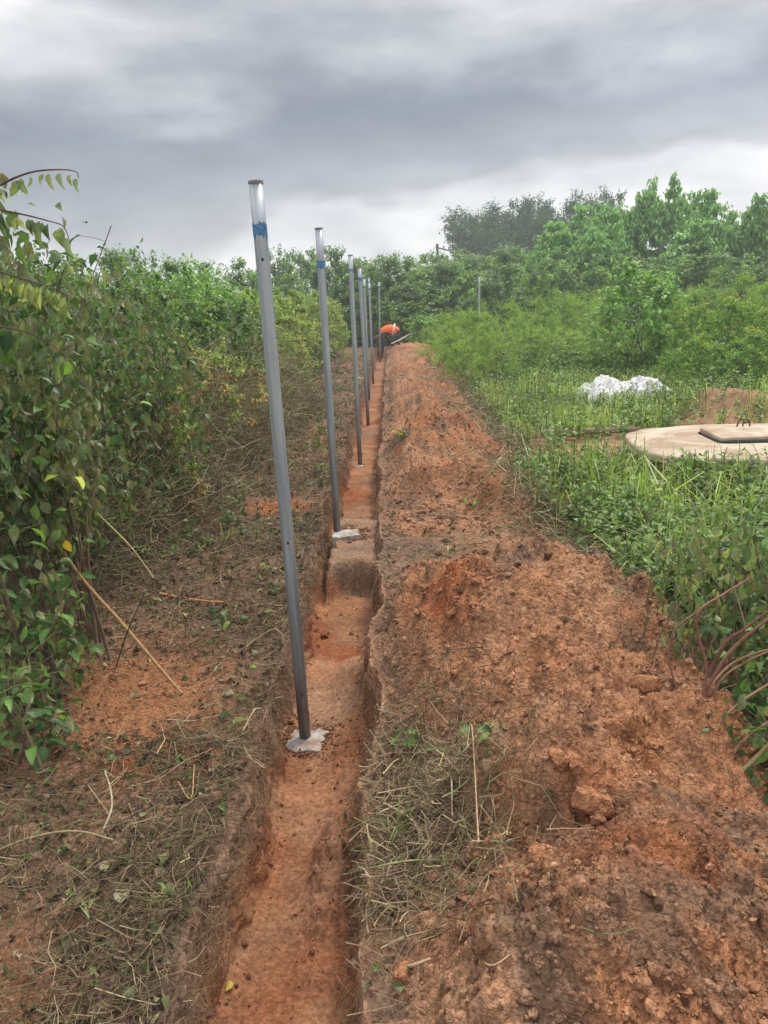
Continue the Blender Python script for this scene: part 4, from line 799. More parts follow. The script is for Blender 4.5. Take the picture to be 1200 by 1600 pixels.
# ------------------------------------------------------------------ sticks on the ground
ST = [('stick', [G(250, 930, .012), G(300, 938, .014), G(355, 945, .012)], [.0085, .008, .007], (.52, .24, .11), 'orange brown peeled stick lying level on bare soil, left of the nearest post', 'stick'),
      ('cane', [aty(60, 800, 3.1), aty(120, 893, 2.98), aty(200, 985, 2.84), (G(285, 1086, .006))], [.006, .007, .0075, .006], (.36, .22, .10), 'long brown cane leaning out of the left bush down to the bare soil', 'cane'),
      ('cane', [aty(95, 745, 3.4), aty(160, 810, 3.35), aty(205, 855, 3.3), aty(240, 903, 3.3)], [.003, .004, .003], (.50, .42, .19), 'thin yellow straw cane above the long brown cane', 'cane'),
      ('stalk', [G(182, 1045, 0), aty(198, 990, 2.75), aty(222, 935, 2.72)], [.003, .0025, .002], (.05, .025, .025), 'thin dark stalk standing upright beside the left bush', 'stalk'),
      ('twig', [G(384, 1018, .02), G(405, 1005, .03), G(440, 1003, .04), G(452, 1030, .01)], [.004, .006, .004], (.24, .17, .11), 'bent brown twig on the left bank beside the nearest post', 'twig'),
      ('twig', [G(380, 1150, .02), G(408, 1122, .05), G(436, 1104, .04)], [.0022, .003, .002], (.42, .33, .22), 'pale curved twig jutting over the trench edge just left of the footing', 'twig'),
      ('twig', [at(358, 1340, -.14), at(378, 1300, -.09), at(400, 1262, -.05)], [.0035, .003, .002], (.45, .28, .15), 'light brown twig leaning against the left cut face of the trench', 'twig'),
      ('twig', [G(160, 1310, .03), G(178, 1285, .05), G(176, 1255, .06), G(168, 1228, .05), G(180, 1228, .03)], [.003, .0028, .002], (.42, .35, .24), 'hooked pale stem on the dark litter of the left bank', 'twig'),
      ('cane', [G(0, 1342, .03), G(60, 1325, .04), G(125, 1322, .05), G(182, 1338, .03)], [.004, .0035, .003], (.30, .24, .13), 'long thin cane lying across the litter at the left edge', 'cane'),
      ('twig', [G(280, 1230, .01), G(300, 1262, .03), G(306, 1215, .05)], [.003, .002], (.42, .27, .15), 'forked light twig above the leaf litter left of the trench', 'twig'),
      ('straw', [G(680, 1190, .05), G(704, 1222, .07), G(706, 1250, .06), G(707, 1300, .03)], [.002, .0026, .0018], (.52, .42, .28), 'pale dry stalk hanging down the dead grass clump in the hollow', 'dry stalk'),
      ('straw', [G(730, 1205, .05), G(738, 1250, .06), G(748, 1325, .02)], [.0013, .002, .0025], (.50, .32, .19), 'reddish dry stalk right of the pale one in the hollow', 'dry stalk'),
      ('straw', [G(716, 1302, .03), G(760, 1296, .03), G(798, 1288, .04)], [.004, .0045, .003], (.48, .36, .20), 'thick straw lying level between the hollow and the near heap', 'dry stalk'),
      ('stem', [G(538, 1388, .05), G(600, 1382, .06), G(640, 1374, .06), G(688, 1370, .05)], [.002, .0028, .0015], (.28, .30, .13), 'long green stem reaching over the trench edge at the lower centre', 'stem'),
      ('straw', [G(560, 1330, .03), G(590, 1300, .06), G(625, 1278, .05)], [.002, .0025, .0015], (.45, .36, .24), 'pale bent straw on the right lip of the trench', 'dry stalk'),
      ('straw', [G(600, 1268, .03), G(640, 1300, .05), G(668, 1330, .02)], [.003, .0035, .002], (.48, .36, .24), 'pale straw pointing down right in the dead grass clump', 'dry stalk'),
      ('twig', [G(560, 950, .02), (aty(540, 938, 4.1)), (aty(528, 925, 4.05))], [.002, .0015], (.5, .42, .33), 'whitish root sticking out of the soil ledge under the second post', 'root'),
      ('stalk', [G(650, 1250, 0), aty(640, 1190, 2.05), aty(646, 1120, 2.0)], [.0018, .001], (.35, .26, .18), 'upright hair thin stalk above the green sprig right of the trench', 'stalk'),
      ('straw', [G(728, 1480, .01), G(765, 1478, .02), G(800, 1500, .01)], [.002, .0018], (.50, .35, .22), 'short pale straw on the crumbly soil near the bottom', 'dry stalk'),
      ('straw', [G(622, 1520, .01), G(650, 1515, .015), G(672, 1505, .012)], [.003, .004, .003], (.40, .29, .19), 'flat brown straw fragment at the bottom centre of the heap', 'dry stalk')]
for i, (nm, pts, rad, cl, lb, ct) in enumerate(ST): polytube(nm, pts, rad, cl, lb, ct, seed=i, wob=.12)
fb = thing('fallen_branch', G(690, 645, 0), 'pale dead branch with forked twigs leaning on the farther soil heap', 'branch')
for i, pts in enumerate([[G(695, 655, .02), aty(690, 620, 13.0), aty(684, 592, 13.2), aty(680, 566, 13.4)], [aty(684, 592, 13.2), aty(700, 600, 13.0), aty(722, 606, 12.7)], [aty(687, 600, 13.1), aty(676, 620, 12.9), aty(668, 630, 12.8)], [aty(682, 575, 13.3), aty(668, 575, 13.2), aty(655, 582, 13.0)], [aty(690, 620, 13.), aty(704, 632, 12.8), aty(715, 650, 12.5)]]):
    polytube('twig', pts, [.014, .011, .006], (.38, .32, .22), parent=fb, seed=60+i)

# ------------------------------------------------------------------ single leaves and near plants
def leafset(cols, shapes):
    L_ = []
    for i, cl in enumerate(cols):
        for j, sh in enumerate(shapes):
            T, tf = leafT(*sh, seed=i*7+j); cc_ = np.tile(np.array(cl), (len(T), 1)); cc_[1::3] *= 1.35; cc_[3:-3:3] *= .9
            L_.append(mk('leaf', T, tf, LEAFO, col=cc_.clip(0, .9), smooth=True))
    return L_
FRESH = leafset([(.10, .21, .05), (.075, .165, .045), (.13, .25, .06), (.055, .125, .045)], [(.18, .35, .34, 6, .08, .7), (.30, .8, .31, 6, .10, .6)])
BRIGHT = leafset([(.26, .38, .05), (.20, .33, .06)], [(.3, .5, .30, 6, .15, .6)])
LIMP = leafset([(.20, .27, .12), (.15, .22, .10), (.28, .33, .16), (.12, .185, .085)], [(1.05, .5, .33, 6, .12, .4), (.75, .9, .30, 6, .2, .4), (1.3, .3, .36, 6, .1, .4)])
PALEW = leafset([(.34, .40, .21), (.28, .35, .18)], [(1.0, .8, .33, 6, .2, .4)])
YEL = leafset([(.62, .46, .04)], [(.3, .4, .36, 6, .12, .8)])
DEADL = leafset([(.26, .21, .12), (.15, .10, .06), (.36, .32, .20), (.20, .21, .11)], [(.6, 1.5, .36, 6, .25, .5), (.9, 2.0, .36, 6, .3, .5)])
KINDS = dict(fresh=FRESH, bright=BRIGHT, limp=LIMP, pale=PALEW, yellow=YEL, dead=DEADL)
def leaf(parent, pos, axis, nrm, size, kind, i=None, r=random, wf=1.0):
    me = KINDS[kind][r.randrange(len(KINDS[kind])) if i is None else i % len(KINDS[kind])]
    a = Vector(axis).normalized(); n_ = Vector(nrm); n_ = (n_-a*a.dot(n_)); n_ = n_.normalized() if n_.length > 1e-5 else a.orthogonal().normalized(); s_ = a.cross(n_)
    M = Matrix(((s_.x, a.x, n_.x), (s_.y, a.y, n_.y), (s_.z, a.z, n_.z))).to_4x4(); M.translation = Vector(pos)-(Vector(parent.location) if parent else Vector())
    o = link('leaf', me, parent); o.matrix_local = M @ Matrix.Diagonal((size*wf, size, size, 1)); return o
def near_shrub(label, base, n, h, spread, lean, nl, lsize, kinds, seed, tlo=.25, rad=.006, scol=(.17, .12, .08), droop=.5, group=None, name='shrub', cat='shrub', arch=.12, bs=.08, twig=.08, fill=0, flo=.2, wf_=.4):
    r = random.Random(seed); b0 = Vector((base[0], base[1], HZ(*base[:2]))); t_ = thing(name, b0, label, cat, group); names = [k for k, w_ in kinds for _ in range(int(w_*10))]; cnt = 0; tw = []
    for i in range(n):
        hh = h*r.uniform(.45, 1); b1 = b0+Vector((r.gauss(0, bs), r.gauss(0, bs), -.01)); tp = b0+Vector((lean[0]*hh+r.gauss(0, spread), lean[1]*hh+r.gauss(0, spread), hh))
        md = b1.lerp(tp, .55)+Vector((r.gauss(0, .04), r.gauss(0, .04), arch*hh)); pts = [b1, b1.lerp(md, .5)+Vector((r.gauss(0, .012), r.gauss(0, .012), .02)), md, tp]
        polytube('stem', pts, [rad*r.uniform(.7, 1.3), rad*.8, rad*.35], np.array(scol)*r.uniform(.7, 1.4), parent=t_, seed=seed*31+i, sides=6)
        for k in range(max(1, int(nl/n*r.uniform(.6, 1.4)))):
            if cnt >= 290: break
            u = tlo+(1-tlo)*r.random()**.8; q_ = b1.lerp(md, u*1.8) if u < .55 else md.lerp(tp, (u-.55)/.45); an = r.uniform(0, 6.28); d = Vector((math.cos(an), math.sin(an), r.uniform(-.1, .5)))
            kd = names[r.randrange(len(names))]; wil = kd in ('limp', 'pale', 'dead'); pos = q_+d*twig*r.uniform(.2, 1.6); tw.append((q_, pos))
            ax = Vector((d.x*.35, d.y*.35, -1)) if wil else Vector((d.x, d.y, d.z-.25-droop*r.random())); ax += Vector((r.gauss(0, .15),)*1+(r.gauss(0, .15), r.gauss(0, .12)))
            nm_ = Vector((d.x, d.y, .3)) if wil else Vector((r.gauss(0, .35), r.gauss(0, .35)-.15, 1)); s_ = lsize*r.uniform(.45, 1.2)
            leaf(t_, pos, ax, nm_, s_, kd, r=r, wf=r.uniform(.62, 1.05)); cnt += 1
    T_ = np.array([[a, a.lerp(b_, .5)+Vector((0, 0, .006)), b_] for a, b_ in tw], float)-np.array(b0); v, f, c = tubes(T_, .0013, 3, np.tile(np.array([[.15, .16, .07]]), (len(T_), 1)))
    o = link('leaf_stalks', mk('leaf_stalks', v, f, BARK, col=c), t_); o['kind'] = 'stuff'
    if fill:
        rr_ = np.random.RandomState(seed+500); n_ = fill; u = .86*rr_.rand(n_); an = rr_.rand(n_)*6.28; ro = (spread*1.25+bs)*rr_.rand(n_)**.5*(1-.45*u**3)
        P_ = np.stack([lean[0]*h*u+ro*np.cos(an), lean[1]*h*u+ro*np.sin(an), h*(flo+(.97-flo)*u)*(1+.1*rr_.randn(n_))], 1); P_[:, 2] = P_[:, 2].clip(.02)
        wil_ = rr_.rand(n_) < wf_; ax = rr_.randn(n_, 3)+np.array([0, 0, -.5]); ax[wil_] = ax[wil_]*[.3, .3, 0]+[0, 0, -1]
        cl_ = pick(n_, [(.11, .20, .06, 3), (.07, .14, .045, 3), (.17, .27, .09, 2), (.045, .09, .03, 2)], rr_); cl_[wil_] = pick(int(wil_.sum()), [(.25, .28, .14, 3), (.18, .21, .10, 3), (.19, .17, .10, .8)], rr_)
        TL = leafT(.35, .7, .33, 3, .12, .5, seed); v, f, c = batch(TL[0], TL[1], P_, ax, rr_.randn(n_, 3)*.6+[0, 0, .8], lsize*rr_.uniform(.3, .95, n_), cl_, rr_.uniform(.6, 1.1, n_)); o = link('inner_leaves', mk('inner_leaves', v, f, LEAF, col=c), t_); o['kind'] = 'stuff'
    return t_
near_shrub('tall wilting shrub at the left edge, its upper leaves limp and yellowish green', (-1.78, 3.15), 20, 1.95, .22, (.04, -.08), 285, .082, [('limp', 1), ('pale', .5), ('fresh', .5)], 1, tlo=.5, bs=.16, twig=.10, fill=1800, flo=.45, wf_=.6)
near_shrub('slender stems with separate bright green leaves in front of the left bush', (-1.38, 3.05), 5, 1.15, .10, (.05, 0), 26, .075, [('fresh', .6), ('bright', .7)], 21, tlo=.3, bs=.08, rad=.003, twig=.06)
near_shrub('dense dark leafed shrub behind the wilting one on the left', (-2.0, 3.8), 20, 1.9, .30, (.05, 0), 280, .085, [('fresh', 1), ('limp', .3)], 2, tlo=.3, bs=.2, twig=.12, fill=3000, flo=.15)
near_shrub('shrub with large fresh leaves in the middle of the left edge', (-1.62, 2.85), 16, 1.45, .14, (.0, -.04), 200, .085, [('fresh', 1), ('limp', .6)], 3, tlo=.42, bs=.12, fill=900, flo=.4)
near_shrub('clump of bare brown stems with bunched hanging leaves, beside the leaning cane', (-1.48, 3.1), 18, 1.30, .10, (.06, 0), 170, .08, [('limp', 1), ('dead', .4), ('fresh', .15)], 4, tlo=.62, bs=.12, rad=.008, fill=500, flo=.55, wf_=.9)
near_shrub('low broad leaved sapling with glossy leaves near the bare soil on the left', (-1.42, 2.68), 9, .62, .12, (.0, -.02), 80, .075, [('fresh', 1), ('bright', .12)], 5, tlo=.15, twig=.05, fill=350, flo=.05)
near_shrub('leafy sapling at the lower left edge with oval serrated leaves', (-1.30, 2.30), 7, .42, .10, (-.05, 0), 40, .075, [('fresh', 1), ('limp', .2)], 6, tlo=.2, twig=.05, fill=120, flo=.02)
near_shrub('shrub with limp folded leaves half way up the left hedge', (-2.05, 4.7), 18, 1.8, .28, (.06, -.05), 270, .085, [('limp', .8), ('fresh', .8), ('dead', .1)], 7, tlo=.35, bs=.2, twig=.12, fill=3000, flo=.1, wf_=.5)
near_shrub('leafy shrub between the near wilting shrub and the tangle of creepers', (-1.95, 5.4), 18, 1.65, .28, (.1, -.05), 260, .085, [('fresh', 1), ('limp', .3), ('dead', .15)], 8, tlo=.3, bs=.2, twig=.12, fill=2500, flo=.1)
near_shrub('broken dry stems with limp leaves trailing at the foot of the left bush', (-1.55, 2.45), 12, .38, .17, (.1, 0), 60, .07, [('limp', 1), ('dead', .8)], 9, tlo=.2, rad=.003, scol=(.32, .27, .17), twig=.04)
# arching shoots against the sky, upper left
ar = thing('arching_shoot', aty(-60, 420, 2.75), 'thin arching shoot with small folded leaves hanging against the sky, top left', 'shoot')
def hang(ar, pts, Y, sizes, step, seed, kinds):
    r = random.Random(seed); W = [aty(a, b_, Y) for a, b_ in pts]; polytube('stem', W, [.005, .0035, .0022, .0015], (.14, .09, .08), parent=ar, seed=seed, sides=6)
    for i in range(len(pts)-1):
        n_ = max(1, int(abs(pts[i+1][0]-pts[i][0])/step)+int(abs(pts[i+1][1]-pts[i][1])/(step*1.3)))
        for k in range(n_):
            q_ = W[i].lerp(W[i+1], (k+r.random()*.6)/n_)+Vector((0, r.uniform(-.02, .02), -.012)); s_ = r.uniform(*sizes)
            leaf(ar, q_, Vector((r.gauss(-.15, .25), r.gauss(0, .2), -1)), Vector((r.gauss(0, .5), -1, 0)), s_, kinds[r.randrange(len(kinds))], r=r)
hang(ar, [(-60, 330), (-5, 292), (45, 270), (90, 265), (118, 268), (123, 278)], 2.75, (.038, .062), 13, 3, ['limp', 'limp', 'pale'])
ar = thing('arching_shoot', aty(-60, 460, 2.8), 'lower arching shoot with rows of yellowish hanging leaves, above the left bush', 'shoot')
hang(ar, [(-60, 315), (0, 328), (40, 336), (75, 345), (98, 353), (108, 372)], 2.8, (.05, .085), 8, 4, ['limp', 'pale', 'limp'])
hang(ar, [(-60, 410), (0, 425), (50, 440), (90, 452), (112, 470)], 2.85, (.06, .10), 8, 5, ['limp', 'pale', 'pale'])
hang(ar, [(-60, 500), (0, 510), (50, 522), (90, 545), (115, 565)], 2.8, (.06, .10), 9, 6, ['limp', 'limp', 'fresh'])
# yellow leaf, bright leaves at the edge of the left bush
for px, py, Y, kd, s_, lb in [(103, 845, 2.95, 'yellow', .055, 'single yellow leaf hanging on the left bush')]:
    p = aty(px, py, Y); o = leaf(None, p, Vector((.2, 0, -1)), Vector((0, -1, .2)), s_, kd); tag(o, lb, 'leaf')
# right foreground bush: bowed reddish canes
rb = thing('cut_shrub', G(1085, 1185, 0), 'low bush with bowed reddish brown canes at the right edge of the near heap', 'shrub')
RS = [([(1078, 1178, 2.10), (1088, 1120, 2.11), (1100, 1085, 2.13), (1140, 1020, 2.17), (1190, 975, 2.2), (1260, 925, 2.25)], .0075, (.20, .09, .06)),
      ([(1075, 1165, 2.10), (1096, 1095, 2.12), (1104, 1045, 2.13), (1090, 990, 2.15), (1092, 955, 2.15), (1128, 930, 2.2), (1175, 902, 2.25)], .0055, (.23, .11, .08)),
      ([(1062, 1172, 2.12), (1075, 1120, 2.13), (1052, 1060, 2.14), (1045, 1010, 2.15), (1060, 978, 2.15), (1092, 955, 2.16)], .004, (.24, .13, .09)),
      ([(1080, 1202, 2.02), (1096, 1168, 2.03), (1140, 1112, 2.06), (1200, 1070, 2.1), (1270, 1040, 2.12)], .0055, (.28, .18, .10)),
      ([(1101, 1242, 1.94), (1125, 1205, 1.95), (1165, 1155, 1.97), (1230, 1108, 2.0)], .0075, (.25, .14, .08)),
      ([(1114, 1250, 1.90), (1150, 1216, 1.91), (1200, 1165, 1.93), (1260, 1115, 1.95)], .0085, (.32, .24, .12)),
      ([(1126, 1268, 1.86), (1160, 1250, 1.87), (1200, 1244, 1.88), (1260, 1243, 1.9)], .005, (.42, .30, .15)),
      ([(1090, 1130, 2.12), (1125, 1065, 2.16), (1165, 1035, 2.2), (1230, 1005, 2.25)], .0045, (.24, .12, .08)),
      ([(1100, 1085, 2.13), (1140, 1040, 2.2), (1190, 1018, 2.2), (1250, 1008, 2.2)], .0045, (.26, .14, .09)),
      ([(1108, 1050, 2.13), (1138, 1000, 2.1), (1160, 985, 2.1), (1220, 940, 2.1)], .005, (.18, .08, .06))]
for i, (pts, rd, cl) in enumerate(RS):
    W = [aty(a, b_, Y) for a, b_, Y in pts]
    if i not in (8, 9): g_ = W[0].copy(); g_.z = min(HZ(g_.x, g_.y)-.01, g_.z-.02); W = [g_]+W
    polytube('cane', W, [rd*1.1, rd, rd*.8, rd*.6], cl, parent=rb, seed=90+i, sides=8, wob=.05)
near_shrub('leafy bush with limp pale leaves behind the bowed canes, at the right edge', (1.28, 2.62), 16, .66, .17, (0, 0), 210, .060, [('pale', .7), ('limp', 1), ('fresh', .7)], 12, tlo=.2, rad=.004, bs=.15, twig=.07, fill=900, flo=.02, wf_=.6)
near_shrub('fresh green leafy bush under the bowed canes at the right edge', (1.30, 2.22), 12, .40, .13, (0, 0), 170, .060, [('fresh', 1), ('limp', .1)], 13, tlo=.1, rad=.003, bs=.14, twig=.08, fill=900, flo=.02, wf_=.15)
near_shrub('dark green bush low under the bowed canes where they touch the heap', (1.20, 1.98), 12, .30, .12, (0, 0), 150, .055, [('fresh', 1), ('limp', .2)], 16, tlo=.1, rad=.003, bs=.12, twig=.08, fill=700, flo=.02, wf_=.15)
near_shrub('wilted weed beside the canes, its narrow leaves hanging', (1.02, 2.50), 9, .40, .08, (0, 0), 90, .045, [('limp', 1), ('pale', .4)], 14, tlo=.15, rad=.0025, bs=.07, twig=.04)
near_shrub('bush with light fresh leaves right of the rounded heap', (1.55, 3.05), 12, .50, .16, (0, 0), 150, .055, [('fresh', 1), ('limp', .5)], 15, tlo=.1, rad=.003, bs=.15, twig=.07, fill=900, flo=.02, wf_=.15)
for i, (px, py, h, sz_, kd, lb) in enumerate([(735, 800, .10, .075, [('fresh', 1)], 'small uprooted green plant on the heap beside the second post'), (850, 925, .0, 0, [], ''), (628, 690, .13, .06, [('fresh', .6), ('bright', .6)], 'light green seedling clump on the trench lip near the third post'),
        (640, 1180, .09, .05, [('fresh', 1)], 'small bright green sprig on the right lip near the footing'), (765, 1160, .07, .045, [('fresh', 1)], 'tiny green sprout between clods left of the cracked slabs'),
        (745, 1225, .07, .045, [('fresh', 1), ('limp', .5)], 'small broad leaved sprig below the grass tuft in the hollow'), (780, 665, .16, .06, [('fresh', 1), ('limp', .5)], 'leafy weed at the right edge of the farther heap'),
        (945, 830, .22, .055, [('limp', 1), ('fresh', .3)], 'wilting weed with narrow pale leaves in the grass margin'), (1055, 925, .2, .06, [('fresh', 1)], 'broad leaved weed in front of the tall grass on the right'), (1020, 905, .2, .07, [('fresh', 1)], 'dark leaved weed at the foot of the grass bank'),
        (350, 975, .06, .05, [('fresh', 1)], 'two leaved seedling beside the orange stick'), (70, 1190, .16, .075, [('fresh', 1)], 'seedling with serrated oval leaves at the lower left')]):
    if h > 0: g_ = G(px, py); near_shrub(lb, g_[:2], 4 if h > .1 else 2, h, .03+.1*h, (0, 0), 14 if h > .1 else 7, sz_, kd, 30+i, tlo=.2, rad=.0018, scol=(.16, .20, .08), bs=.02, twig=.02, name='small_plant', cat='plant')
def tuft(px, py, n_, hmin, hmax, lean, label, pal, seed, rr=.02, wd=.003, dirr=None):
    g_ = G(px, py); r = np.random.RandomState(seed); x = g_[0]+rr*r.randn(n_); y = g_[1]+rr*r.randn(n_)
    v, f, c = blades(x, y, hmin, hmax, wd, pal, seed, lean); v -= np.array(g_); o = link('grass_tuft', mk('grass_tuft', v, f, LEAF, col=c)); o.location = g_; tag(o, label, 'grass tuft')
tuft(720, 1195, 26, .08, .18, 1.0, 'pulled up grass tuft with long bent green blades in the hollow', G_GRASS+G_LIGHT, 1, .02, .0035)
tuft(268, 1412, 30, .08, .17, .8, 'green grass tuft on the leaf litter at the left trench edge', G_GRASS+G_LIGHT, 2, .018, .0032)
tuft(640, 1300, 40, .06, .16, 1.2, 'flattened half dry grass tuft on the right trench lip', G_LIGHT+G_STRAW, 3, .03, .0028)
tuft(455, 850, 30, .10, .2, .8, 'yellowish grass tuft on the left trench edge behind the nearest post', G_GRASS+G_STRAW, 4, .03, .003)
tuft(500, 700, 30, .12, .25, .8, 'light green grass tuft on the left edge near the second post', G_GRASS, 5, .08, .005)
tuft(560, 1290, 40, .05, .14, 1.3, 'dead brown grass tuft on the very edge of the trench', G_STRAW, 6, .03, .0026)
tuft(660, 1130, 40, .05, .14, 1.3, 'dead grass tuft half buried at the top of the hollow', G_STRAW, 7, .04, .0026)
tuft(590, 1400, 40, .05, .13, 1.3, 'straw coloured grass tuft near the lower centre', G_STRAW, 8, .018, .0024)
# fallen leaves
r = random.Random(77); n_ = 0
FL = [(210, 1418, 'dead', .05, 'pale curled leaf in the litter of the left bank, lower left'), (130, 1322, 'dead', .055, 'large curled brown leaf beside the level cane, lower left'), (90, 1340, 'pale', .05, 'folded pale leaf at the left end of the litter'), (185, 1348, 'pale', .035, 'light leaf right of the large curled brown leaf'),
      (400, 1046, 'fresh', .035, 'round green leaf lying flat on the left bank beside the nearest post'), (508, 962, 'dead', .04, 'dark curled leaf on the trench floor'), (125, 1265, 'pale', .035, 'cream leaf on the litter below the bare red patch'), (345, 1385, 'yellow', .03, 'small orange yellow leaf on the cut face of the trench'),
      (168, 1190, 'fresh', .04, 'small green leaf on the bare red soil at the left'), (700, 858, 'pale', .05, 'pale green leaf on trodden soil beyond the rounded heap'), (690, 1340, 'bright', .045, 'bright yellow green leaf in the dead grass of the hollow'), (655, 1352, 'pale', .07, 'long pale leaf in the dead grass of the hollow'),
      (245, 1465, 'fresh', .04, 'green leaf under the grass tuft on the left'), (370, 945, 'pale', .045, 'whitish leaf right of the orange stick'), (388, 968, 'fresh', .05, 'green leaf lying below the orange stick end'), (960, 930, 'pale', .04, 'pale leaf at the grass edge above the rounded heap')]
for px, py, kd, s_, lb in FL:
    g_ = G(px, py, .012); a = r.uniform(0, 6.28); o = leaf(None, Vector(g_), Vector((math.cos(a), math.sin(a), .1)), Vector((r.gauss(0, .3), r.gauss(-.3, .3), 1)), s_, kd, r=r); o.name = 'fallen_leaf'; tag(o, lb, 'leaf')
xa, ya = sample_ground(900, -1.6, -.6, 1.2, 4.5, leftden)
for a_, b_ in list(zip(xa, ya))[:90]:
    a = r.uniform(0, 6.28); kd = ['dead', 'dead', 'dead', 'limp', 'pale', 'dead'][r.randrange(6)]
    o = leaf(None, Vector((a_, b_, HZ(a_, b_)+.014)), Vector((math.cos(a), math.sin(a), r.gauss(0, .25))), Vector((r.gauss(0, .5), r.gauss(-.2, .5), 1)), r.uniform(.032, .068), kd, r=r); o.name = 'fallen_leaf'
    tag(o, 'withered leaf fallen in the litter on the left bank', 'leaf', 'fallen leaves on the left bank')

for px, py, Y, lb in [(889, 775, 4.9, 'small yellow flower at the grass edge, left one of a close pair'), (909, 783, 4.85, 'small yellow flower at the grass edge, right one of a close pair'), (939, 852, 4.1, 'small yellow flower low on the grass bank above the rounded heap'), (1112, 1118, 2.15, 'tiny yellow flower between the bowed canes')]:
    p = aty(px, py, Y); q = np.arange(7)*.8976; fs = .016 if Y > 3 else .006
    v, f, c = batch(T4[0], T4[1], np.zeros((7, 3)), np.stack([np.cos(q), np.sin(q)*.8, .5*np.sin(-q)+.1], 1), np.tile([0, -.5, 1.], (7, 1)), fs*np.ones(7), np.tile([.85, .52, .02], (7, 1)))
    g_ = max(.03, p.z-HZ(p.x, p.y)); v2, f2, c2 = tubes(np.array([[(0, 0, 0), (.01, .01, -g_*.5), (.0, .02, -g_)]]), .0012, 4, np.array([[.12, .2, .06]]))
    t_ = thing('flower', p, lb, 'flower'); link('petals', mk('petals', v, f, LEAF, col=c), t_); link('stem', mk('stem', v2, f2, BARK, col=c2), t_)

# ------------------------------------------------------------------ utility pole on the skyline
p = aty(684, 430, 62); tp = aty(683, 381, 62); t_ = thing('utility_pole', (p.x, 62, 0), 'small dark utility pole with a crossarm on the skyline left of the flat topped trees', 'utility pole')
WOODG = flat_mat('weathered_wood', (.13, .13, .13), .9, var=.1)
v, f, _ = tubes(np.array([[(0, 0, 0), (0, 0, tp.z)]]), np.array([[.14, .10]]), 8, None); link('pole', mk('pole', v, f, WOODG, smooth=True), t_)
v, f, _ = tubes(np.array([[(-.15, 0, tp.z-.25), (1.0, 0, tp.z-.55)]]), .06, 6, None); link('crossarm', mk('crossarm', v, f, WOODG), t_)
for k, u in enumerate((0.05, .5, .9)):
    v, f, _ = tubes(np.array([[(u, 0, tp.z-.3-.26*u), (u, 0, tp.z-.08-.26*u), (u, 0, tp.z-.02-.26*u)]]), np.array([[.035, .06, .03]]), 8, None); link('insulator', mk('insulator', v, f, WOODG), t_)
# ------------------------------------------------------------------ the worker, bent over into the trench
PX_, PY_ = at(607, 545, 0).x, 24.0
px0 = aty(607, 520, PY_).x; gz_ = HZ(px0+.25, PY_)
wk = thing('person', (px0, PY_, 0), 'worker in an orange vest and dark clothes bent over into the trench', 'person')
bpy.context.view_layer.update()
def skinmesh(verts, edges, radii, root=0):
    me = bpy.data.meshes.new('tmp'); me.from_pydata(verts, edges, []); o = bpy.data.objects.new('tmp', me); scene.collection.objects.link(o)
    md = o.modifiers.new('skin', 'SKIN')
    if not me.skin_vertices:
        bpy.context.view_layer.update()
    if me.skin_vertices:
        for i, rr in enumerate(radii): me.skin_vertices[0].data[i].radius = rr if isinstance(rr, tuple) else (rr, rr)
        me.skin_vertices[0].data[root].use_root = True
    md.use_smooth_shade = True; s_ = o.modifiers.new('sub', 'SUBSURF'); s_.levels = s_.render_levels = 2
    dg = bpy.context.evaluated_depsgraph_get(); m2 = bpy.data.meshes.new_from_object(o.evaluated_get(dg)); bpy.data.objects.remove(o); return m2
HIP = np.array([.28, 0, .72]); 
V0 = [(.28, 0, .62), (.16, 0, .70), (.00, 0, .70), (-.14, 0, .62), (-.24, 0, .56), (-.33, -.01, .50), (-.40, -.02, .44),           # 0-6 pelvis..head
      (.30, -.10, .58), (.10, -.16, .42), (.30, -.14, .18), (.20, -.17, .10),       # right leg 7-10
      (.30, .10, .58), (.14, .16, .44), (.34, .14, .18), (.24, .17, .10),           # left leg 11-14
      (-.15, -.17, .56), (-.17, -.20, .30), (-.20, -.12, .06), (-.21, -.10, -.04),   # right arm 15-18
      (-.15, .17, .56), (-.24, .19, .32), (-.30, .12, .08), (-.31, .10, -.02)]       # left arm 19-22
E0 = [(0, 1), (1, 2), (2, 3), (3, 4), (4, 5), (5, 6), (0, 7), (7, 8), (8, 9), (9, 10), (0, 11), (11, 12), (12, 13), (13, 14), (3, 15), (15, 16), (16, 17), (17, 18), (3, 19), (19, 20), (20, 21), (21, 22)]
R0 = [(.15, .13), (.14, .12), (.155, .125), (.15, .12), .06, .085, .09, .10, .075, .05, .04, .10, .075, .05, .04, .062, .047, .035, .03, .062, .047, .035, .03]
CL_D = flat_mat('dark_cloth', (.035, .035, .045), .9); ORV = flat_mat('orange_vest', (1.0, .16, .03), .7, var=.08); REFL = flat_mat('reflective_tape', (.75, .72, .68), .4)
SKIN_ = flat_mat('skin', (.10, .05, .03), .6); HAIR = flat_mat('hair', (.015, .012, .012), .9); BOOT = flat_mat('boot', (.05, .04, .035), .7)
body = skinmesh(V0, E0, R0); body.materials.clear(); 
for m_ in (CL_D, SKIN_): body.materials.append(m_)
for pl in body.polygons:
    c_ = pl.center; pl.material_index = 1 if (c_.x < -.27 and c_.z > .38) or c_.z < .06 and c_.x < -.1 else 0
link('body', body, wk)
vest = skinmesh([(.27, 0, .60), (.17, 0, .70), (.03, 0, .745), (-.11, 0, .68), (-.21, 0, .58)], [(0, 1), (1, 2), (2, 3), (3, 4)], [(.17, .16), (.18, .165), (.195, .165), (.195, .16), (.13, .12)]); vest.materials.clear(); vest.materials.append(ORV)
vo = link('vest', vest, wk)
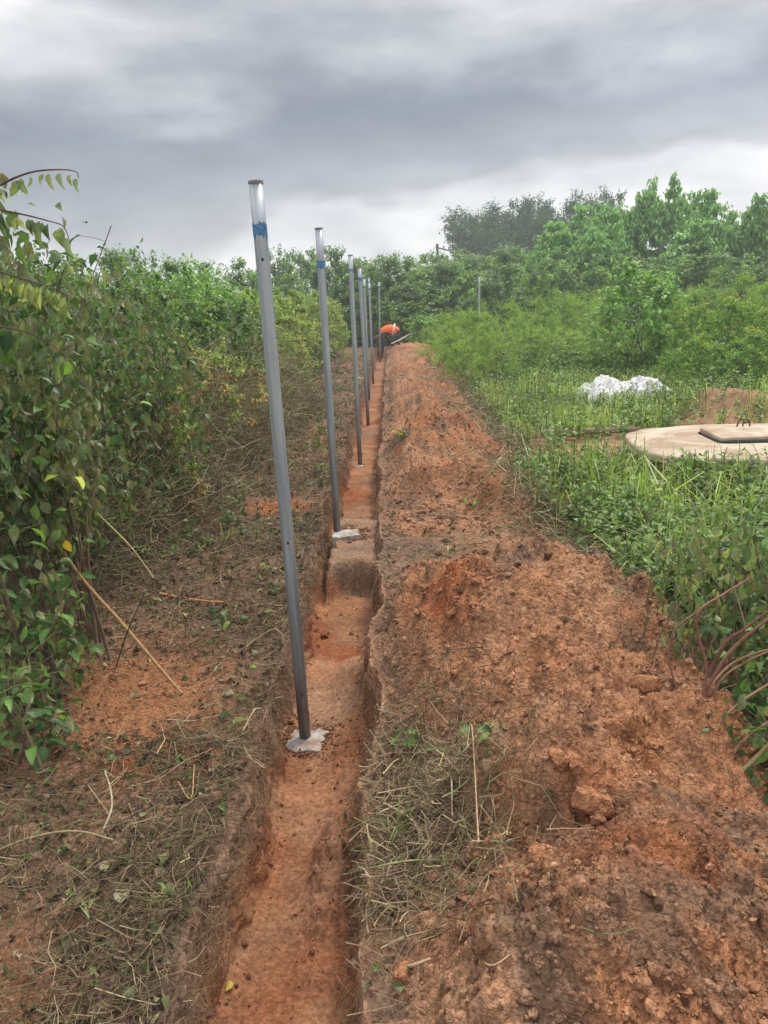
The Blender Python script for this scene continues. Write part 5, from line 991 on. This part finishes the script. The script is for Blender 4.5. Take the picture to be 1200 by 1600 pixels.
for cx_, cz_, tl in ((.14, .715, .12),):
    a = np.arange(28)*2*np.pi/28; ring = []
    for sx_ in (-.022, .022):
        for k in a: ring.append((cx_+sx_+.25*.18*math.sin(k), .188*math.cos(k), cz_+.176*math.sin(k)))
    tape = link('reflective_tape', mk('reflective_tape', np.array(ring), np.array([(j, (j+1) % 28, 28+(j+1) % 28, 28+j) for j in range(28)]), REFL, smooth=True), vo)
hv = ico(3, 5, .02, 1.0); o = link('hair', mk('hair', hv[0]*np.array([.105, .10, .095])+np.array([-.425, -.02, .455]), hv[1], HAIR, smooth=True), wk)
for x_, y_ in ((.17, -.17), (.21, .17)):
    v_, f_ = ico(3, 8, .03, 1.0); v_ = np.sign(v_)*np.abs(v_)**.8*np.array([.14, .055, .055])+np.array([x_, y_, .055]); link('boot', mk('boot', v_, f_, BOOT, smooth=True), wk)
def hand(x_, y_, z_, sgn):
    Vh = [(x_, y_, z_), (x_-.005, y_, z_-.045), (x_-.01, y_, z_-.085)]; Eh = [(0, 1), (1, 2)]; Rh = [.024, (.034, .016), (.034, .014)]
    for i, (dx, ln) in enumerate(((-.028, .06), (-.010, .075), (.010, .07), (.026, .055))):
        b_ = len(Vh); Vh += [(x_-.01, y_+dx, z_-.10), (x_-.018, y_+dx*1.1, z_-.10-ln*.5), (x_-.035, y_+dx*1.1, z_-.10-ln)]; Eh += [(2, b_), (b_, b_+1), (b_+1, b_+2)]; Rh += [.009, .0085, .007]
    b_ = len(Vh); Vh += [(x_-.02, y_+.038*sgn, z_-.05), (x_-.04, y_+.05*sgn, z_-.085)]; Eh += [(1, b_), (b_, b_+1)]; Rh += [.011, .009]
    m_ = skinmesh(Vh, Eh, Rh); m_.materials.clear(); m_.materials.append(SKIN_); link('hand', m_, wk)
hand(-.215, -.095, -.03, 1); hand(-.315, .095, -.01, -1)
wk.location.z = -.20
wk.scale = (1.1, 1.1, 1.08)
t_ = thing('shovel', aty(612, 537, 23.6), 'pale handled tool lying on the soil heap right of the worker', 'tool')
W = [aty(612, 537, 23.6), aty(627, 530, 23.6), aty(640, 522, 23.6)]
polytube('handle', W, [.022, .022, .022], (.68, .66, .62), parent=t_, seed=3)
v_ = np.array([(-.02, -.09, 0), (.16, -.10, .01), (.26, 0, .02), (.16, .10, .01), (-.02, .09, 0), (.08, 0, -.03)]); f_ = np.array([(0, 1, 5), (1, 2, 5), (2, 3, 5), (3, 4, 5), (4, 0, 5)])
o = link('blade', mk('blade', v_, f_, flat_mat('grey_steel', (.35, .36, .38), .5, .3)), t_); o.location = W[2]-W[0]; o.modifiers.new('t', 'SOLIDIFY').thickness = .004

# ------------------------------------------------------------------ haze
import bmesh
bm = bmesh.new(); bmesh.ops.create_cube(bm, size=1)
for v in bm.verts: v.co.x *= 330; v.co.y = v.co.y*290+25; v.co.z = -1.4+(v.co.z+.5)*14
me = bpy.data.meshes.new('haze'); bm.to_mesh(me); bm.free(); m = bpy.data.materials.new('haze'); m.use_nodes = True; t = m.node_tree; t.nodes.clear()
o_ = N(t, 'ShaderNodeOutputMaterial'); vp = N(t, 'ShaderNodeVolumePrincipled'); vp.inputs['Density'].default_value = .0030; vp.inputs['Color'].default_value = (.92, .96, 1, 1); vp.inputs['Anisotropy'].default_value = .3
L(t, vp.outputs[0], o_.inputs['Volume']); me.materials.append(m); tag(link('haze', me), kind='stuff'); scene.cycles.volume_bounces = 1
# ------------------------------------------------------------------ one label per plant in each row
ORD = ['leftmost', 'second', 'third', 'fourth', 'fifth', 'sixth', 'seventh', 'eighth', 'ninth', 'tenth', 'eleventh', 'twelfth', 'thirteenth', 'fourteenth', 'fifteenth']
def relabel(group, what, ysplit=None):
    L_ = [o for o in scene.objects if o.get('group') == group and o in AUTO]
    rows = {'': L_} if ysplit is None else {'front ': [o for o in L_ if o.location.y < ysplit], 'back ': [o for o in L_ if o.location.y >= ysplit]}
    for rn, row in rows.items():
        row.sort(key=lambda o: o.location.x/o.location.y)
        for i, o in enumerate(row): o['label'] = (ORD[i]+(' from the left' if i else '')+' in the '+rn+'row of '+what)
relabel('bushes of the left hedge', 'dark bushes left of the trench', 8)
relabel('bushy trees in the right background', 'rounded trees below the right skyline', 25.5)
relabel('young trees with drooping leaves', 'young drooping trees on the skyline', 26.5)
relabel('yellow flowering bushes', 'yellow flowering bushes', 11.8)
relabel('feathery bushes in the right field', 'feathery bushes right of the trench', 15.8)
relabel('trees closing off the far end', 'dark trees closing off the trench', 26.8)
relabel('dark flat topped trees on the skyline', 'dark flat topped trees on the skyline')
relabel('vine covered bushes behind the first two posts', 'vine covered bushes behind the posts')
relabel('wilting tangled bushes at the foot of the left hedge', 'tangled wilting bushes on the left')
